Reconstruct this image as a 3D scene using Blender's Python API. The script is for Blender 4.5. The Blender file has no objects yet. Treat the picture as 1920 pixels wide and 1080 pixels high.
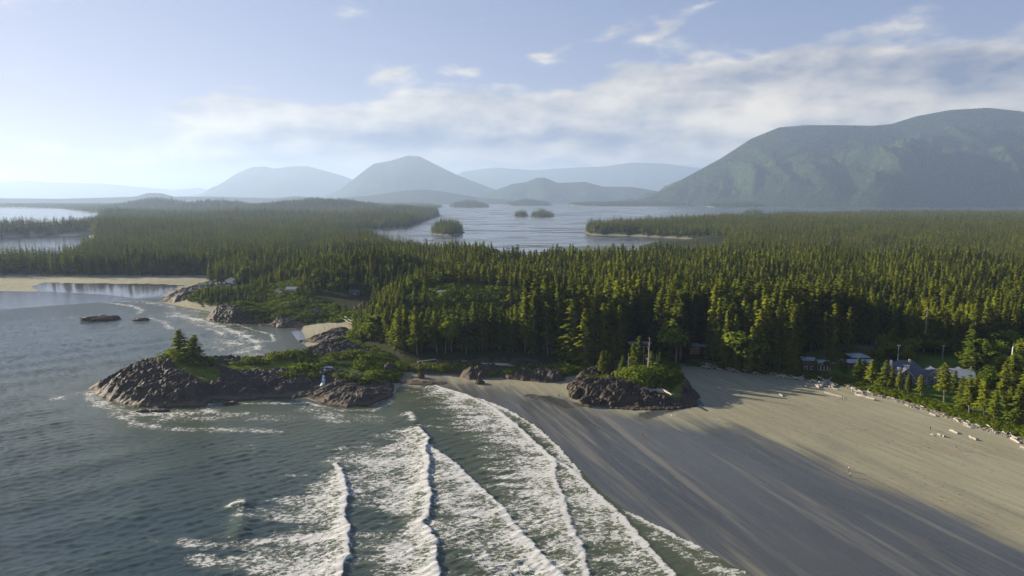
import bpy, bmesh, math, random
import numpy as np
from mathutils import Vector, Matrix

# ------------------------------------------------------------------ camera, world, sun, exposure
SC = bpy.context.scene
COL = SC.collection
CAMH, F, HZ = 90.0, 1280.0, 372.0
PITCH = math.atan((540 - HZ) / F)
cam = bpy.data.cameras.new('camera'); camo = bpy.data.objects.new('camera', cam); COL.objects.link(camo)
cam.sensor_width = 36; cam.lens = 24; cam.clip_start = 1; cam.clip_end = 120000
camo.location = (0, 0, CAMH); camo.rotation_euler = (math.pi / 2 - PITCH, 0, 0)
SC.camera = camo

SUN_AZ, SUN_EL = math.radians(-62), math.radians(18)      # azimuth from +Y, positive to the right
sdir = Vector((math.sin(SUN_AZ) * math.cos(SUN_EL), math.cos(SUN_AZ) * math.cos(SUN_EL), math.sin(SUN_EL)))
sl = bpy.data.lights.new('sun', 'SUN'); sl.energy = 5.0; sl.angle = math.radians(0.5); sl.color = (1.0, 0.86, 0.66)
so = bpy.data.objects.new('sun', sl); so.rotation_euler = sdir.to_track_quat('Z', 'Y').to_euler(); COL.objects.link(so)

SC.view_settings.view_transform = 'Standard'; SC.view_settings.look = 'None'
SC.view_settings.exposure = 1.36; SC.view_settings.gamma = 1; SC.view_settings.use_curve_mapping = False
SC.cycles.max_bounces = 5; SC.cycles.diffuse_bounces = 2; SC.cycles.glossy_bounces = 2
SC.cycles.volume_bounces = 0; SC.cycles.transmission_bounces = 2; SC.cycles.transparent_max_bounces = 6
SC.cycles.use_denoising = True
SC.cycles.sample_clamp_indirect = 4


class NT:
    """small helper round a node tree"""
    def __init__(s, nt): s.nt = nt; s.n = nt.nodes; s.l = nt.links
    def node(s, t, **k):
        x = s.n.new(t)
        for a, b in k.items(): setattr(x, a, b)
        return x
    def put(s, sock, v):
        if isinstance(v, (int, float)): sock.default_value = v
        elif isinstance(v, (tuple, list)):
            sock.default_value = v if len(v) == len(sock.default_value) else tuple(v) + (1,)
        else: s.l.new(v, sock)
    def m(s, op, a, b=0.0, c=None, clamp=False):
        x = s.node('ShaderNodeMath', operation=op, use_clamp=clamp); s.put(x.inputs[0], a); s.put(x.inputs[1], b)
        if c is not None: s.put(x.inputs[2], c)
        return x.outputs[0]
    def mr(s, v, a, b, c=0.0, d=1.0, smooth=True):
        x = s.node('ShaderNodeMapRange', interpolation_type='SMOOTHSTEP' if smooth else 'LINEAR')
        for i, q in enumerate((v, a, b, c, d)): s.put(x.inputs[i], q)
        return x.outputs[0]
    def mix(s, f, a, b):
        x = s.node('ShaderNodeMix', data_type='RGBA'); s.put(x.inputs[0], f); s.put(x.inputs[6], a); s.put(x.inputs[7], b)
        return x.outputs[2]
    def mixs(s, f, a, b):
        x = s.node('ShaderNodeMixShader'); s.put(x.inputs[0], f); s.l.new(a, x.inputs[1]); s.l.new(b, x.inputs[2]); return x.outputs[0]
    def noise(s, vec, scale, detail=3, rough=0.5, dist=0.0):
        x = s.node('ShaderNodeTexNoise'); s.l.new(vec, x.inputs['Vector'])
        x.inputs['Scale'].default_value = scale; x.inputs['Detail'].default_value = detail
        x.inputs['Roughness'].default_value = rough; x.inputs['Distortion'].default_value = dist
        return x.outputs[0]
    def mapping(s, vec, scale=(1, 1, 1), rot=(0, 0, 0), loc=(0, 0, 0)):
        x = s.node('ShaderNodeMapping'); s.l.new(vec, x.inputs[0])
        x.inputs['Scale'].default_value = scale; x.inputs['Rotation'].default_value = rot; x.inputs['Location'].default_value = loc
        return x.outputs[0]
    def rs(s, vec, ang, scale):
        return s.mapping(s.mapping(vec, rot=(0, 0, ang)), scale=scale)
    def attr(s, name, out=2):
        return s.node('ShaderNodeAttribute', attribute_name=name).outputs[out]
    def comb(s, x=0.0, y=0.0, z=0.0):
        n = s.node('ShaderNodeCombineXYZ')
        for i, q in enumerate((x, y, z)): s.put(n.inputs[i], q)
        return n.outputs[0]


# --- sky: Nishita plus cloud banks laid out by azimuth and elevation
def azel(px, py):
    d = Vector(((px - 960) / F, 1, (540 - py) / F))
    c, s_ = math.cos(PITCH), math.sin(PITCH)
    v = Vector((d.x, c * d.y + s_ * d.z, -s_ * d.y + c * d.z)).normalized()
    return math.atan2(v.x, v.y), math.asin(v.z)


W = bpy.data.worlds.new('World'); SC.world = W; W.use_nodes = True
w = NT(W.node_tree); w.n.clear()
sky = w.node('ShaderNodeTexSky', sky_type='NISHITA'); sky.sun_disc = False
sky.sun_elevation = SUN_EL; sky.sun_rotation = SUN_AZ; sky.altitude = 50; sky.air_density = 1.0; sky.dust_density = 0.3; sky.ozone_density = 3.0
tc = w.node('ShaderNodeTexCoord').outputs['Generated']
sx = w.node('ShaderNodeSeparateXYZ'); w.l.new(tc, sx.inputs[0])
az = w.m('ARCTAN2', sx.outputs[0], sx.outputs[1]); el = w.m('ARCSINE', sx.outputs[2])
P = w.comb(az, w.m('MULTIPLY', el, 2.6), 0.0)
warp = w.noise(P, 5.0, 2, 0.5)
azw = w.m('ADD', az, w.m('MULTIPLY', w.m('SUBTRACT', warp, 0.5), 0.10))
warp2 = w.noise(w.mapping(P, loc=(7, 3, 1)), 9.0, 3, 0.55)
elw = w.m('ADD', el, w.m('MULTIPLY', w.m('SUBTRACT', warp2, 0.5), 0.05))


def blob(px, py, rx, ry, amp, slant=0.0):
    a, e = azel(px, py); rx /= F; ry /= F
    da = w.m('SUBTRACT', azw, a); de = w.m('SUBTRACT', elw, e)
    if slant: de = w.m('SUBTRACT', de, w.m('MULTIPLY', da, slant))
    q = w.m('ADD', w.m('POWER', w.m('ABSOLUTE', w.m('DIVIDE', da, rx)), 2.0), w.m('POWER', w.m('ABSOLUTE', w.m('DIVIDE', de, ry)), 2.0))
    return w.m('MULTIPLY', w.m('EXPONENT', w.m('MULTIPLY', q, -1.0)), amp)


BL = [(1520, 200, 310, 58, 3.4), (1370, 210, 140, 50, 1.6), (1850, 190, 250, 58, 2.3), (1460, 140, 200, 34, .95, .06), (1060, 215, 260, 36, 2.0), (1120, 250, 230, 24, 1.2),
      (820, 198, 90, 16, .75), (640, 248, 180, 34, 2.0), (760, 262, 160, 26, 1.6), (560, 285, 260, 20, 1.2), (180, 285, 260, 11, .85), (420, 290, 200, 10, .6),
      (110, 330, 160, 9, .8), (380, 208, 60, 15, .62), (470, 200, 70, 10, .5), (980, 290, 330, 12, .75), (1200, 300, 200, 14, .5), (735, 300, 60, 16, 1.4),
      (738, 140, 45, 12, .52, .4), (860, 130, 45, 12, .58), (1110, 76, 80, 9, .50, .35), (1290, 34, 110, 11, .42, .3), (880, 160, 100, 9, .45),
      (1000, 108, 30, 8, .4), (450, 165, 60, 6, .3), (1180, 120, 70, 8, .35), (1600, 60, 90, 10, .25)]
tot = None
for b in BL:
    o = blob(*b); tot = o if tot is None else w.m('ADD', tot, o)
# elsewhere round the horizon: the same kind of broken bank
aaz = w.m('ABSOLUTE', az)
band = w.m('MULTIPLY', w.mr(aaz, 0.80, 1.1), w.m('MULTIPLY', w.mr(el, 0.0, 0.05), w.mr(el, 0.32, 0.12)))
tot = w.m('ADD', tot, w.m('MULTIPLY', band, 0.75))
PV = w.comb(az, w.m('MULTIPLY', el, 2.1), 0.0)
def dens(loc):
    v = w.mapping(PV, loc=loc)
    a = w.noise(v, 7.0, 9, 0.55, 0.0)
    return a
n0 = dens((0, 0, 0)); n1 = dens((0.02, -0.035, 0))
fine = w.noise(w.mapping(P, loc=(3, 1, 0)), 26, 6, 0.6)
dn = w.m('ADD', w.m('SUBTRACT', w.m('ADD', tot, w.m('MULTIPLY', w.m('SUBTRACT', n0, 0.5), 2.2)), 0.30), w.m('MULTIPLY', w.m('SUBTRACT', fine, 0.5), 0.45))
cov = w.mr(dn, -0.10, 0.50)
cov = w.m('MULTIPLY', cov, 0.96)
lit = w.m('ADD', 0.50, w.m('MULTIPLY', w.m('SUBTRACT', n0, n1), 2.2))
lit = w.m('ADD', lit, blob(1560, 205, 190, 34, .38)); lit = w.m('ADD', lit, blob(1370, 222, 90, 30, .34)); lit = w.m('SUBTRACT', lit, blob(1850, 160, 200, 60, .30)); lit = w.m('SUBTRACT', lit, blob(1000, 262, 330, 18, .34)); lit = w.m('SUBTRACT', lit, blob(700, 258, 170, 16, .26)); lit = w.m('SUBTRACT', lit, blob(1550, 130, 260, 34, .18))
lit = w.m('ADD', lit, w.m('MULTIPLY', w.mr(dn, 0.9, 0.1), 0.12), clamp=True)
WS = 0.085
cloudc = w.mix(lit, (0.085 / WS, 0.105 / WS, 0.155 / WS), (0.41 / WS, 0.378 / WS, 0.318 / WS))
K = 3.4   # soft shoulder for the glare round the sun
sv = w.node('ShaderNodeVectorMath', operation='MULTIPLY_ADD'); w.l.new(sky.outputs[0], sv.inputs[0]); sv.inputs[1].default_value = (1 / 3.1,) * 3; sv.inputs[2].default_value = (1, 1, 1)
sd_ = w.node('ShaderNodeVectorMath', operation='DIVIDE'); w.l.new(sky.outputs[0], sd_.inputs[0]); w.l.new(sv.outputs[0], sd_.inputs[1])
tn = w.node('ShaderNodeVectorMath', operation='MULTIPLY'); w.l.new(sd_.outputs[0], tn.inputs[0]); tn.inputs[1].default_value = (1.26, 1.16, 1.46)
skyc = tn.outputs[0]
bgc = w.mix(cov, skyc, cloudc)
bg = w.node('ShaderNodeBackground'); w.l.new(bgc, bg.inputs[0]); bg.inputs[1].default_value = WS
wo = w.node('ShaderNodeOutputWorld'); w.l.new(bg.outputs[0], wo.inputs[0])
W.cycles.sampling_method = 'MANUAL'; W.cycles.sample_map_resolution = 1024

# ------------------------------------------------------------------ helpers
CP, SP = math.cos(PITCH), math.sin(PITCH)


def at(px, py, z=0.0):
    """point of height z in the place that is seen at (px, py) of the 1920 x 1080 photograph"""
    a, b = (px - 960) / F, (540 - py) / F
    dx, dy, dz = a, CP + SP * b, -SP + CP * b
    t = (z - CAMH) / dz
    return dx * t, dy * t


def poly(pts, z=0.0): return np.array([at(p[0], p[1], z) for p in pts])


def seg_dist(px, py, P_, closed=True):
    A = P_; B = np.roll(P_, -1, 0)
    if not closed: A, B = P_[:-1], P_[1:]
    d2 = np.full(px.shape, 1e30); bi = np.zeros(px.shape, int)
    for i in range(len(A)):
        ax, ay = A[i]; vx, vy = B[i] - A[i]; L = vx * vx + vy * vy + 1e-12
        t = np.clip(((px - ax) * vx + (py - ay) * vy) / L, 0, 1)
        q = (px - ax - t * vx) ** 2 + (py - ay - t * vy) ** 2
        d2 = np.minimum(d2, q)
    return np.sqrt(d2)


def sdist(px, py, P_):
    """signed distance, positive inside"""
    inside = np.zeros(px.shape, bool); n = len(P_)
    for i in range(n):
        x1, y1 = P_[i]; x2, y2 = P_[(i + 1) % n]
        if y1 == y2: continue
        c = (y1 > py) != (y2 > py)
        inside ^= c & (px < (x2 - x1) * (py - y1) / (y2 - y1) + x1)
    d = seg_dist(px, py, P_)
    return np.where(inside, d, -d)


def _h(ix, iy, seed):
    n = (ix.astype(np.int64) * 374761393 + iy.astype(np.int64) * 668265263 + seed * 974711) & 0xffffffff
    n = ((n ^ (n >> 13)) * 1274126177) & 0xffffffff
    return (n ^ (n >> 16)) & 0xffffffff


def perlin(x, y, seed=0):
    ix, iy = np.floor(x), np.floor(y); fx, fy = x - ix, y - iy
    def g(i, j):
        a = _h(ix + i, iy + j, seed) / 4294967296.0 * 6.283185
        return np.cos(a) * (fx - i) + np.sin(a) * (fy - j)
    u = fx * fx * fx * (fx * (fx * 6 - 15) + 10); v = fy * fy * fy * (fy * (fy * 6 - 15) + 10)
    return ((g(0, 0) * (1 - u) + g(1, 0) * u) * (1 - v) + (g(0, 1) * (1 - u) + g(1, 1) * u) * v) * 1.5


def fbm(x, y, oct=4, seed=0, gain=0.5):
    s_, a = 0, 1.0
    for o in range(oct): s_ = s_ + a * perlin(x * 2 ** o, y * 2 ** o, seed + o * 7); a *= gain
    return s_


def ridged(x, y, oct=4, seed=0, gain=0.5):
    s_, a = 0, 1.0
    for o in range(oct): s_ = s_ + a * (1 - 2 * np.abs(perlin(x * 2 ** o, y * 2 ** o, seed + o * 7))); a *= gain
    return s_


def ss(a, b, v):
    t = np.clip((v - a) / (b - a), 0, 1); return t * t * (3 - 2 * t)


def link(o, parent=None):
    COL.objects.link(o)
    if parent is not None: o.parent = parent
    return o


def tag(o, label=None, cat=None, group=None, kind=None):
    if label: o['label'] = label
    if cat: o['category'] = cat
    if group: o['group'] = group
    if kind: o['kind'] = kind
    return o


def mesh_np(name, V, Fq, mats=(), smooth=True, attrs=None, matidx=None):
    me = bpy.data.meshes.new(name)
    V = np.asarray(V, np.float32); Fq = np.asarray(Fq, np.int32)
    me.vertices.add(len(V)); me.vertices.foreach_set('co', V.ravel())
    k = Fq.shape[1]
    me.loops.add(Fq.size); me.loops.foreach_set('vertex_index', Fq.ravel())
    me.polygons.add(len(Fq)); me.polygons.foreach_set('loop_start', np.arange(0, Fq.size, k, dtype=np.int32))
    me.polygons.foreach_set('loop_total', np.full(len(Fq), k, np.int32))
    me.polygons.foreach_set('use_smooth', np.full(len(Fq), smooth))
    if matidx is not None: me.polygons.foreach_set('material_index', np.asarray(matidx, np.int32))
    for a, v in (attrs or {}).items():
        at_ = me.attributes.new(a, 'FLOAT', 'POINT'); at_.data.foreach_set('value', np.asarray(v, np.float32))
    for m_ in mats: me.materials.append(m_)
    me.update(); me.validate()
    return me


def grid_faces(nr, nc):
    i = np.arange((nr - 1) * (nc - 1)); r, c = i // (nc - 1), i % (nc - 1)
    a = r * nc + c
    return np.stack([a, a + 1, a + nc + 1, a + nc], 1)


def newmat(name):
    m_ = bpy.data.materials.new(name); m_.use_nodes = True; t = NT(m_.node_tree); t.n.clear()
    t.out = t.node('ShaderNodeOutputMaterial'); return m_, t


def pos(t): return t.node('ShaderNodeNewGeometry').outputs['Position']


def plain(name, col, rough=0.8, var=0.15, scale=1.5, metal=0.0):
    m_, t = newmat(name)
    b = t.node('ShaderNodeBsdfPrincipled'); oc = t.node('ShaderNodeTexCoord').outputs['Object']
    n = t.noise(oc, scale, 4, 0.6)
    c = t.mix(n, tuple(v * (1 - var) for v in col), tuple(min(1, v * (1 + var)) for v in col))
    t.put(b.inputs['Base Color'], c); b.inputs['Roughness'].default_value = rough; b.inputs['Metallic'].default_value = metal; b.inputs['Specular IOR Level'].default_value = .5 if rough < .6 else .15
    t.l.new(b.outputs[0], t.out.inputs[0]); return m_


# ------------------------------------------------------------------ the lie of the land
SHORE = [(1900, 1330), (1560, 1170), (1405, 1080), (1330, 1038), (1265, 1003), (1180, 962), (1130, 925), (1095, 890), (1050, 840), (1010, 803),
         (960, 772), (920, 754), (870, 740), (830, 730), (800, 727), (745, 727)]
HEAD_S = [(735, 745), (700, 760), (650, 764), (600, 757), (575, 747), (500, 747), (440, 752), (400, 750), (385, 762), (300, 766), (235, 760), (180, 742), (165, 728)]
HEAD_N = [(230, 711), (300, 700), (400, 694), (480, 684), (560, 672), (600, 660), (592, 650)]
COVE = [(575, 650), (556, 637), (545, 622), (555, 613)]
HEAD2 = [(520, 613), (500, 603), (430, 605), (380, 599), (400, 586)]
STRIP = [(388, 583), (330, 573)]
HEAD3 = [(300, 566), (320, 556), (300, 556)]
BEACHF = [(255, 560), (200, 553), (90, 547), (0, 546), (-400, 549), (-1500, 549)]
LAND = np.array([at(*p) for p in SHORE + HEAD_S + HEAD_N + COVE + HEAD2 + STRIP + HEAD3 + BEACHF +
                 [(-1500, 506), (0, 501), (90, 496), (140, 482), (185, 458), (165, 441), (60, 443), (0, 446), (-1500, 446), (-1500, 436), (0, 436), (110, 434), (170, 424), (195, 402), (110, 391), (0, 389), (-1500, 388)]]
                + [(-42000, 9000), (-42000, 40000), (42000, 40000), (42000, 20), (400, 20)])
BAY = poly([(622, 440), (700, 453), (740, 468), (800, 482), (880, 488), (940, 496), (962, 522), (1010, 530), (1060, 522), (1120, 512), (1180, 502), (1210, 482),
            (1196, 462), (1240, 456), (1330, 450), (1200, 443), (1105, 440), (1094, 434), (1140, 430), (1200, 426), (1350, 415), (1500, 407), (1700, 404), (2400, 403),
            (2400, 387), (1900, 388), (1500, 385), (1480, 383.5), (1440, 386), (1380, 384), (1250, 381), (1070, 381), (1040, 379.5), (850, 379.5), (780, 383), (830, 388), (806, 394),
            (826, 404), (800, 414), (770, 426), (700, 431), (640, 434)])
ISL = [(838, 436, 33, 5), (977, 405, 14, 1.6), (1017, 405.5, 23, 1.8), (880, 388, 39, 1.5), (990, 385, 45, 1.2), (1056, 382.5, 8, .8), (1380, 388, 56, 1.2), (1412, 402, 20, 1.0), (1180, 385.5, 115, 1.2), (812, 406, 12, 1.4)]
ISLP = [poly([(cx + rx * math.cos(a), cy + ry * math.sin(a)) for a in np.linspace(0, 6.283, 13)[:-1]]) for cx, cy, rx, ry in ISL]
FOREST = np.array([at(*p, 2.5) for p in [(2600, 1010), (1960, 832), (1900, 815), (1830, 795), (1760, 772), (1680, 748), (1620, 732), (1560, 719), (1490, 706), (1400, 698), (1330, 690),
                                       (1270, 682), (1190, 686), (1130, 690), (1060, 694), (1000, 694), (900, 692), (800, 692), (745, 690), (715, 684), (690, 668), (655, 652), (640, 640), (672, 618), (675, 596), (600, 582),
                                       (545, 574), (500, 562), (465, 552), (440, 545), (388, 535), (392, 528), (440, 523), (380, 516), (0, 515), (-1500, 515)]]
                  + [(-42000, 700), (-42000, 40000), (42000, 40000), (42000, 20), (1200, 20)])
CLEAR = np.array([at(*p, 3) for p in [(1478, 700), (1560, 718), (1680, 748), (1760, 770), (1830, 795), (1900, 812), (2100, 862), (2300, 780), (2100, 690), (1930, 662), (1850, 668), (1800, 676), (1700, 668), (1660, 662), (1590, 660), (1500, 672)]])
# hills: x, y, rx, ry, height
HILLS = []
def hill(px, D, rx, ry, h): HILLS.append(((px - 960) / F * D, D, rx, ry, h))
hill(705, 610, 70, 50, 24); hill(640, 560, 60, 40, 8); hill(870, 478, 58, 34, 17); hill(960, 470, 60, 45, 4); hill(800, 640, 120, 80, 6)
hill(430, 590, 40, 30, 8); hill(1150, 640, 200, 120, 5); hill(1700, 1600, 900, 500, 6)
hill(300, 5200, 260, 300, 72); hill(410, 4700, 280, 300, 58); hill(600, 4300, 420, 350, 66); hill(760, 3600, 230, 300, 26); hill(480, 2700, 300, 220, 20); hill(230, 2900, 250, 200, 22); hill(700, 2500, 160, 160, 18)
hill(840, 1835, 38, 32, 15); hill(977, 3720, 26, 40, 22); hill(1017, 3700, 45, 60, 30); hill(880, 7200, 150, 150, 60); hill(990, 8800, 240, 150, 60); hill(1380, 7200, 330, 150, 35)
hill(1700, 2300, 1500, 600, 5); hill(1350, 1950, 200, 120, 8); hill(1900, 6500, 900, 300, 40); hill(1180, 8500, 700, 200, 35); hill(1700, 7600, 900, 500, 45)
hill(100, 1500, 300, 200, 10); hill(250, 1800, 300, 300, 12); hill(60, 7000, 1500, 700, 12); hill(650, 9500, 3000, 1200, 15)


def land_sd(x, y):
    s_ = np.minimum(sdist(x, y, LAND), -sdist(x, y, BAY))
    for p_ in ISLP: s_ = np.maximum(s_, sdist(x, y, p_))
    return s_


def hillsum(x, y):
    q = 0
    for hx, hy, rx, ry, h in HILLS: q = q + h * np.exp(-((x - hx) / rx) ** 2 - ((y - hy) / ry) ** 2)
    return q


def height(x, y, s_=None, f_=None):
    if s_ is None: s_ = land_sd(x, y)
    if f_ is None: f_ = np.minimum(sdist(x, y, FOREST), s_)
    D = np.hypot(x, y)
    z = np.where(s_ > 0, np.minimum(s_ * 0.028, 1.6 + 0 * s_), np.maximum(s_ * 0.06, -4))
    k = ss(0, 30, f_)
    z = z + 1.6 * ss(-2, 10, f_) * (s_ > 0) + k * (2.5 + 5.0 * fbm(x / 130, y / 130, 2, 5) + np.minimum(D / 900, 3.5) * fbm(x / 600, y / 600, 3, 9))
    kk = ss(0, 18, s_)
    for hx, hy, rx, ry, h in HILLS:
        q = ((x - hx) / rx) ** 2 + ((y - hy) / ry) ** 2
        z = z + kk * h * np.exp(-q)
    return np.where(s_ > 0, np.maximum(z, 0.02 * np.minimum(s_, 10)), z)


# ground: one sheet from the beach to the horizon
GAZ = np.radians(np.concatenate([np.linspace(-85, -44, 30), np.linspace(-43.5, 43.5, 520), np.linspace(44, 85, 30)]))
GD = np.concatenate([np.geomspace(60, 900, 330), np.geomspace(910, 9500, 150), np.geomspace(9900, 41000, 25)])
ga, gd = np.meshgrid(GAZ, GD); gx, gy = (np.sin(ga) * gd).ravel(), (np.cos(ga) * gd).ravel()
g_sd = land_sd(gx, gy); g_fd = np.minimum(sdist(gx, gy, FOREST), g_sd)
gz = height(gx, gy, g_sd, g_fd)
# wetness of the sand: 1 = wet sheet, 0 = dry
WETP = poly([(1450, 1200), (2300, 1300), (2300, 1085), (1920, 1015), (1800, 968), (1700, 932), (1600, 882), (1500, 842), (1400, 815), (1290, 798), (1200, 786), (1120, 776), (1050, 757), (980, 742), (900, 728), (860, 722), (800, 719), (760, 722), (780, 760), (1000, 900)])
wetm = ss(-34, 30, sdist(gx, gy, WETP) + 6 * fbm(gx / 22, gy / 22, 3, 21))
MIRR = poly([(80, 533), (290, 535), (345, 538), (300, 556), (255, 562), (200, 556), (90, 550), (60, 540)])
mir = ss(-6, 6, sdist(gx, gy, MIRR) + 5 * fbm(gx / 30, gy / 8, 3, 3))
MIR2 = poly([(500, 600), (572, 600), (565, 622), (575, 640), (560, 660), (500, 650), (440, 605)])
mir = np.maximum(mir, ss(-2, 2, sdist(gx, gy, MIR2)))
MIR3 = poly([(985, 742), (1030, 745), (1110, 766), (1060, 768), (1000, 752)])
mir = np.maximum(mir, 0.9 * ss(-2, 3, sdist(gx, gy, MIR3) + 2 * fbm(gx / 9, gy / 5, 2, 31)))
MIR4 = poly([(1275, 757), (1312, 753), (1322, 768), (1280, 775), (1215, 792), (1190, 782), (1240, 772)])
mir = np.maximum(mir, 0.9 * ss(-1.5, 2, sdist(gx, gy, MIR4)))
wetm = np.maximum(wetm, 1.4 * mir)
LAWN = CLEAR
lawn = ss(-1, 3, sdist(gx, gy, LAWN))
veg = np.maximum(ss(-1.0, 1.5, g_fd - 1.0), ss(2.4, 3.4, hillsum(gx, gy) * ss(0, 18, g_sd)) * (gx < 0))

m_ground, t = newmat('sand_and_forest_floor')
P0 = pos(t)
AS = math.radians(-17)
st1 = t.noise(t.rs(P0, AS, (1, .06, 1)), 0.11, 7, 0.60, 0.55)
st2 = t.noise(t.rs(P0, AS - .05, (1, .04, 1)), 0.7, 5, 0.6, 0.1)
big = t.noise(P0, 0.012, 3, 0.5)
grain = t.noise(P0, 1.2, 6, 0.7); speck = t.noise(t.mapping(P0, loc=(30, 0, 0)), 0.9, 3, 0.75)
wet = t.attr('wet'); 
streak = t.mr(t.m('ADD', st1, t.m('MULTIPLY', t.m('SUBTRACT', st2, .5), .42)), 0.49, 0.74)
dry = t.mix(t.mr(st2, 0.3, 0.75), (0.235, 0.225, 0.150), (0.335, 0.318, 0.222))
dry = t.mix(t.mr(big, .4, .65, 0, .35), dry, (0.17, 0.155, 0.105))
dry = t.mix(t.m('MULTIPLY', t.mr(speck, 0.60, 0.68), t.m('MULTIPLY', t.mr(big, 0.40, 0.55), 0.8)), dry, (0.055, 0.048, 0.03))
wetc = t.mix(grain, (0.049, 0.053, 0.047), (0.084, 0.087, 0.075))
wetc = t.mix(t.mr(t.noise(t.rs(P0, AS, (1, .35, 1)), .022, 4, .55), .4, .65, 0, .7), wetc, (0.036, 0.037, 0.033))
wetc = t.mix(t.m('MULTIPLY', streak, 0.50), wetc, (0.20, 0.195, 0.165))
wmask = t.mr(t.m('ADD', wet, t.m('MULTIPLY', t.m('SUBTRACT', t.m('ADD', st1, t.m('MULTIPLY', st2, .4)), .70), 1.7)), .20, .85)
sandc = t.mix(wmask, dry, wetc)
forestf = t.mix(grain, (0.018, 0.024, 0.010), (0.045, 0.05, 0.02))
lawnc = t.mix(t.noise(P0, 0.25, 4, 0.6), (0.045, 0.085, 0.012), (0.10, 0.14, 0.02))
vegc = t.mix(t.attr('lawn'), forestf, lawnc)
vcol = t.mix(t.attr('veg'), sandc, vegc)
b = t.node('ShaderNodeBsdfPrincipled'); t.l.new(vcol, b.inputs['Base Color'])
t.l.new(t.m('ADD', .04, t.m('MULTIPLY', t.m('MULTIPLY', wmask, .46), t.m('SUBTRACT', 1, t.attr('veg')))), b.inputs['Specular IOR Level'])
rgh = t.m('ADD', 0.27, t.m('MULTIPLY', streak, 0.35))
rgh = t.m('ADD', t.m('MULTIPLY', rgh, t.m('SUBTRACT', 1, t.attr('mirror'))), t.m('MULTIPLY', t.attr('mirror'), 0.12))
rr = t.node('ShaderNodeMix', data_type='FLOAT'); t.l.new(wmask, rr.inputs[0]); rr.inputs[2].default_value = 0.9; t.l.new(rgh, rr.inputs[3])
rv = t.node('ShaderNodeMix', data_type='FLOAT'); t.l.new(t.attr('veg'), rv.inputs[0]); t.l.new(rr.outputs[0], rv.inputs[2]); rv.inputs[3].default_value = 0.95
t.l.new(rv.outputs[0], b.inputs['Roughness'])
bp = t.node('ShaderNodeBump'); bp.inputs['Strength'].default_value = 0.35; bp.inputs['Distance'].default_value = 0.15
t.l.new(t.m('MULTIPLY', grain, t.m('SUBTRACT', 1.0, t.m('MULTIPLY', wmask, .93))), bp.inputs['Height']); t.l.new(bp.outputs[0], b.inputs['Normal'])
t.l.new(b.outputs[0], t.out.inputs[0])
me = mesh_np('ground', np.stack([gx, gy, gz], 1), grid_faces(len(GD), len(GAZ)), [m_ground], True, dict(wet=wetm, mirror=mir, lawn=lawn, veg=veg))
ground = tag(link(bpy.data.objects.new('ground', me)), kind='structure')
ground['label'] = 'sandy beach and forest floor'

# ------------------------------------------------------------------ sea with breaking waves
FR = {  # fronts, in photograph points, with reach of the foam behind them (m), crest height
    'a': ([(628, 873), (641, 882), (646, 904), (651, 926), (648, 955), (644, 973), (655, 988), (651, 1013), (655, 1043), (642, 1060), (640, 1100)], [1, 3, 9, 13, 20, 26, 8, 28, 34, 30, 10], 0.9),
    'b': ([(786, 804), (805, 824), (797, 846), (805, 864), (801, 904), (808, 926), (803, 970), (790, 981), (808, 999), (819, 1021), (817, 1050), (823, 1075), (826, 1110)], [12, 16, 24, 26, 26, 22, 8, 4, 12, 24, 28, 12, 10], 1.0),
    'c': ([(808, 840), (830, 853), (852, 868), (885, 900), (921, 933), (947, 955), (958, 977), (998, 1021), (1027, 1054), (1053, 1079), (1090, 1120)], [5, 9, 14, 18, 24, 26, 26, 24, 20, 20, 20], 0.45),
    'd': ([(819, 724), (874, 740), (929, 766), (969, 798), (1001, 828), (1042, 864), (1040, 897), (1056, 933), (1071, 988), (1093, 1028), (1098, 1064), (1110, 1100)], [14, 16, 20, 22, 16, 18, 16, 20, 16, 8, 14, 18], 0.35),
    'e': ([(1042, 862), (1075, 882), (1118, 925), (1162, 962), (1190, 995), (1225, 1035), (1258, 1070), (1300, 1120)], [6, 8, 15, 19, 19, 20, 22, 22], 0.25),
    'h': ([(1175, 958), (1230, 985), (1290, 1015), (1350, 1050), (1400, 1080), (1460, 1115)], [1, 3, 4, 3, 4, 4], 0.04),
    'g': ([(900, 747), (960, 772), (1010, 803), (1050, 842), (1090, 888)], [5, 5, 5, 4, 3], 0.06),
}
SAZ = np.radians(np.concatenate([np.linspace(-85, -41, 40), np.linspace(-40, 16, 800), np.linspace(17, 60, 20)]))
SD = np.concatenate([np.geomspace(50, 138, 25), np.geomspace(140, 500, 400), np.geomspace(504, 690, 70)])
sa, sdd = np.meshgrid(SAZ, SD); sx_, sy_ = (np.sin(sa) * sdd).ravel(), (np.cos(sa) * sdd).ravel()
w_sd = -land_sd(sx_, sy_)          # positive out at sea
amp = ss(0, 35, w_sd) * (1 - ss(560, 680, np.hypot(sx_, sy_)))
wx = sx_ + 5 * perlin(sx_ / 60, sy_ / 60, 40); wy = sy_ + 5 * perlin(sx_ / 60, sy_ / 60, 41)
kL = 2 * math.pi / 27
wl = 1 - ss(-110, -50, sx_)
swA = np.cos(kL * (0.6 * wx - 0.8 * wy)) * (0.55 + .5 * perlin(wx / 50, wy / 50, 43))
swB = np.cos(kL * 0.9 * (0.97 * wx + 0.24 * wy) + 1.0) * (0.5 + .6 * perlin(wx / 45, wy / 45, 44))
sharp = lambda c: np.sign(c) * np.abs(c) ** 1.0 + 0.25 * c * c
sz = amp * (0.32 * wl * sharp(swA) + 0.24 * (1 - 0.6 * wl) * ss(120, 260, sy_ + 60) * sharp(swB))
rng = np.random.default_rng(4)
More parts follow.
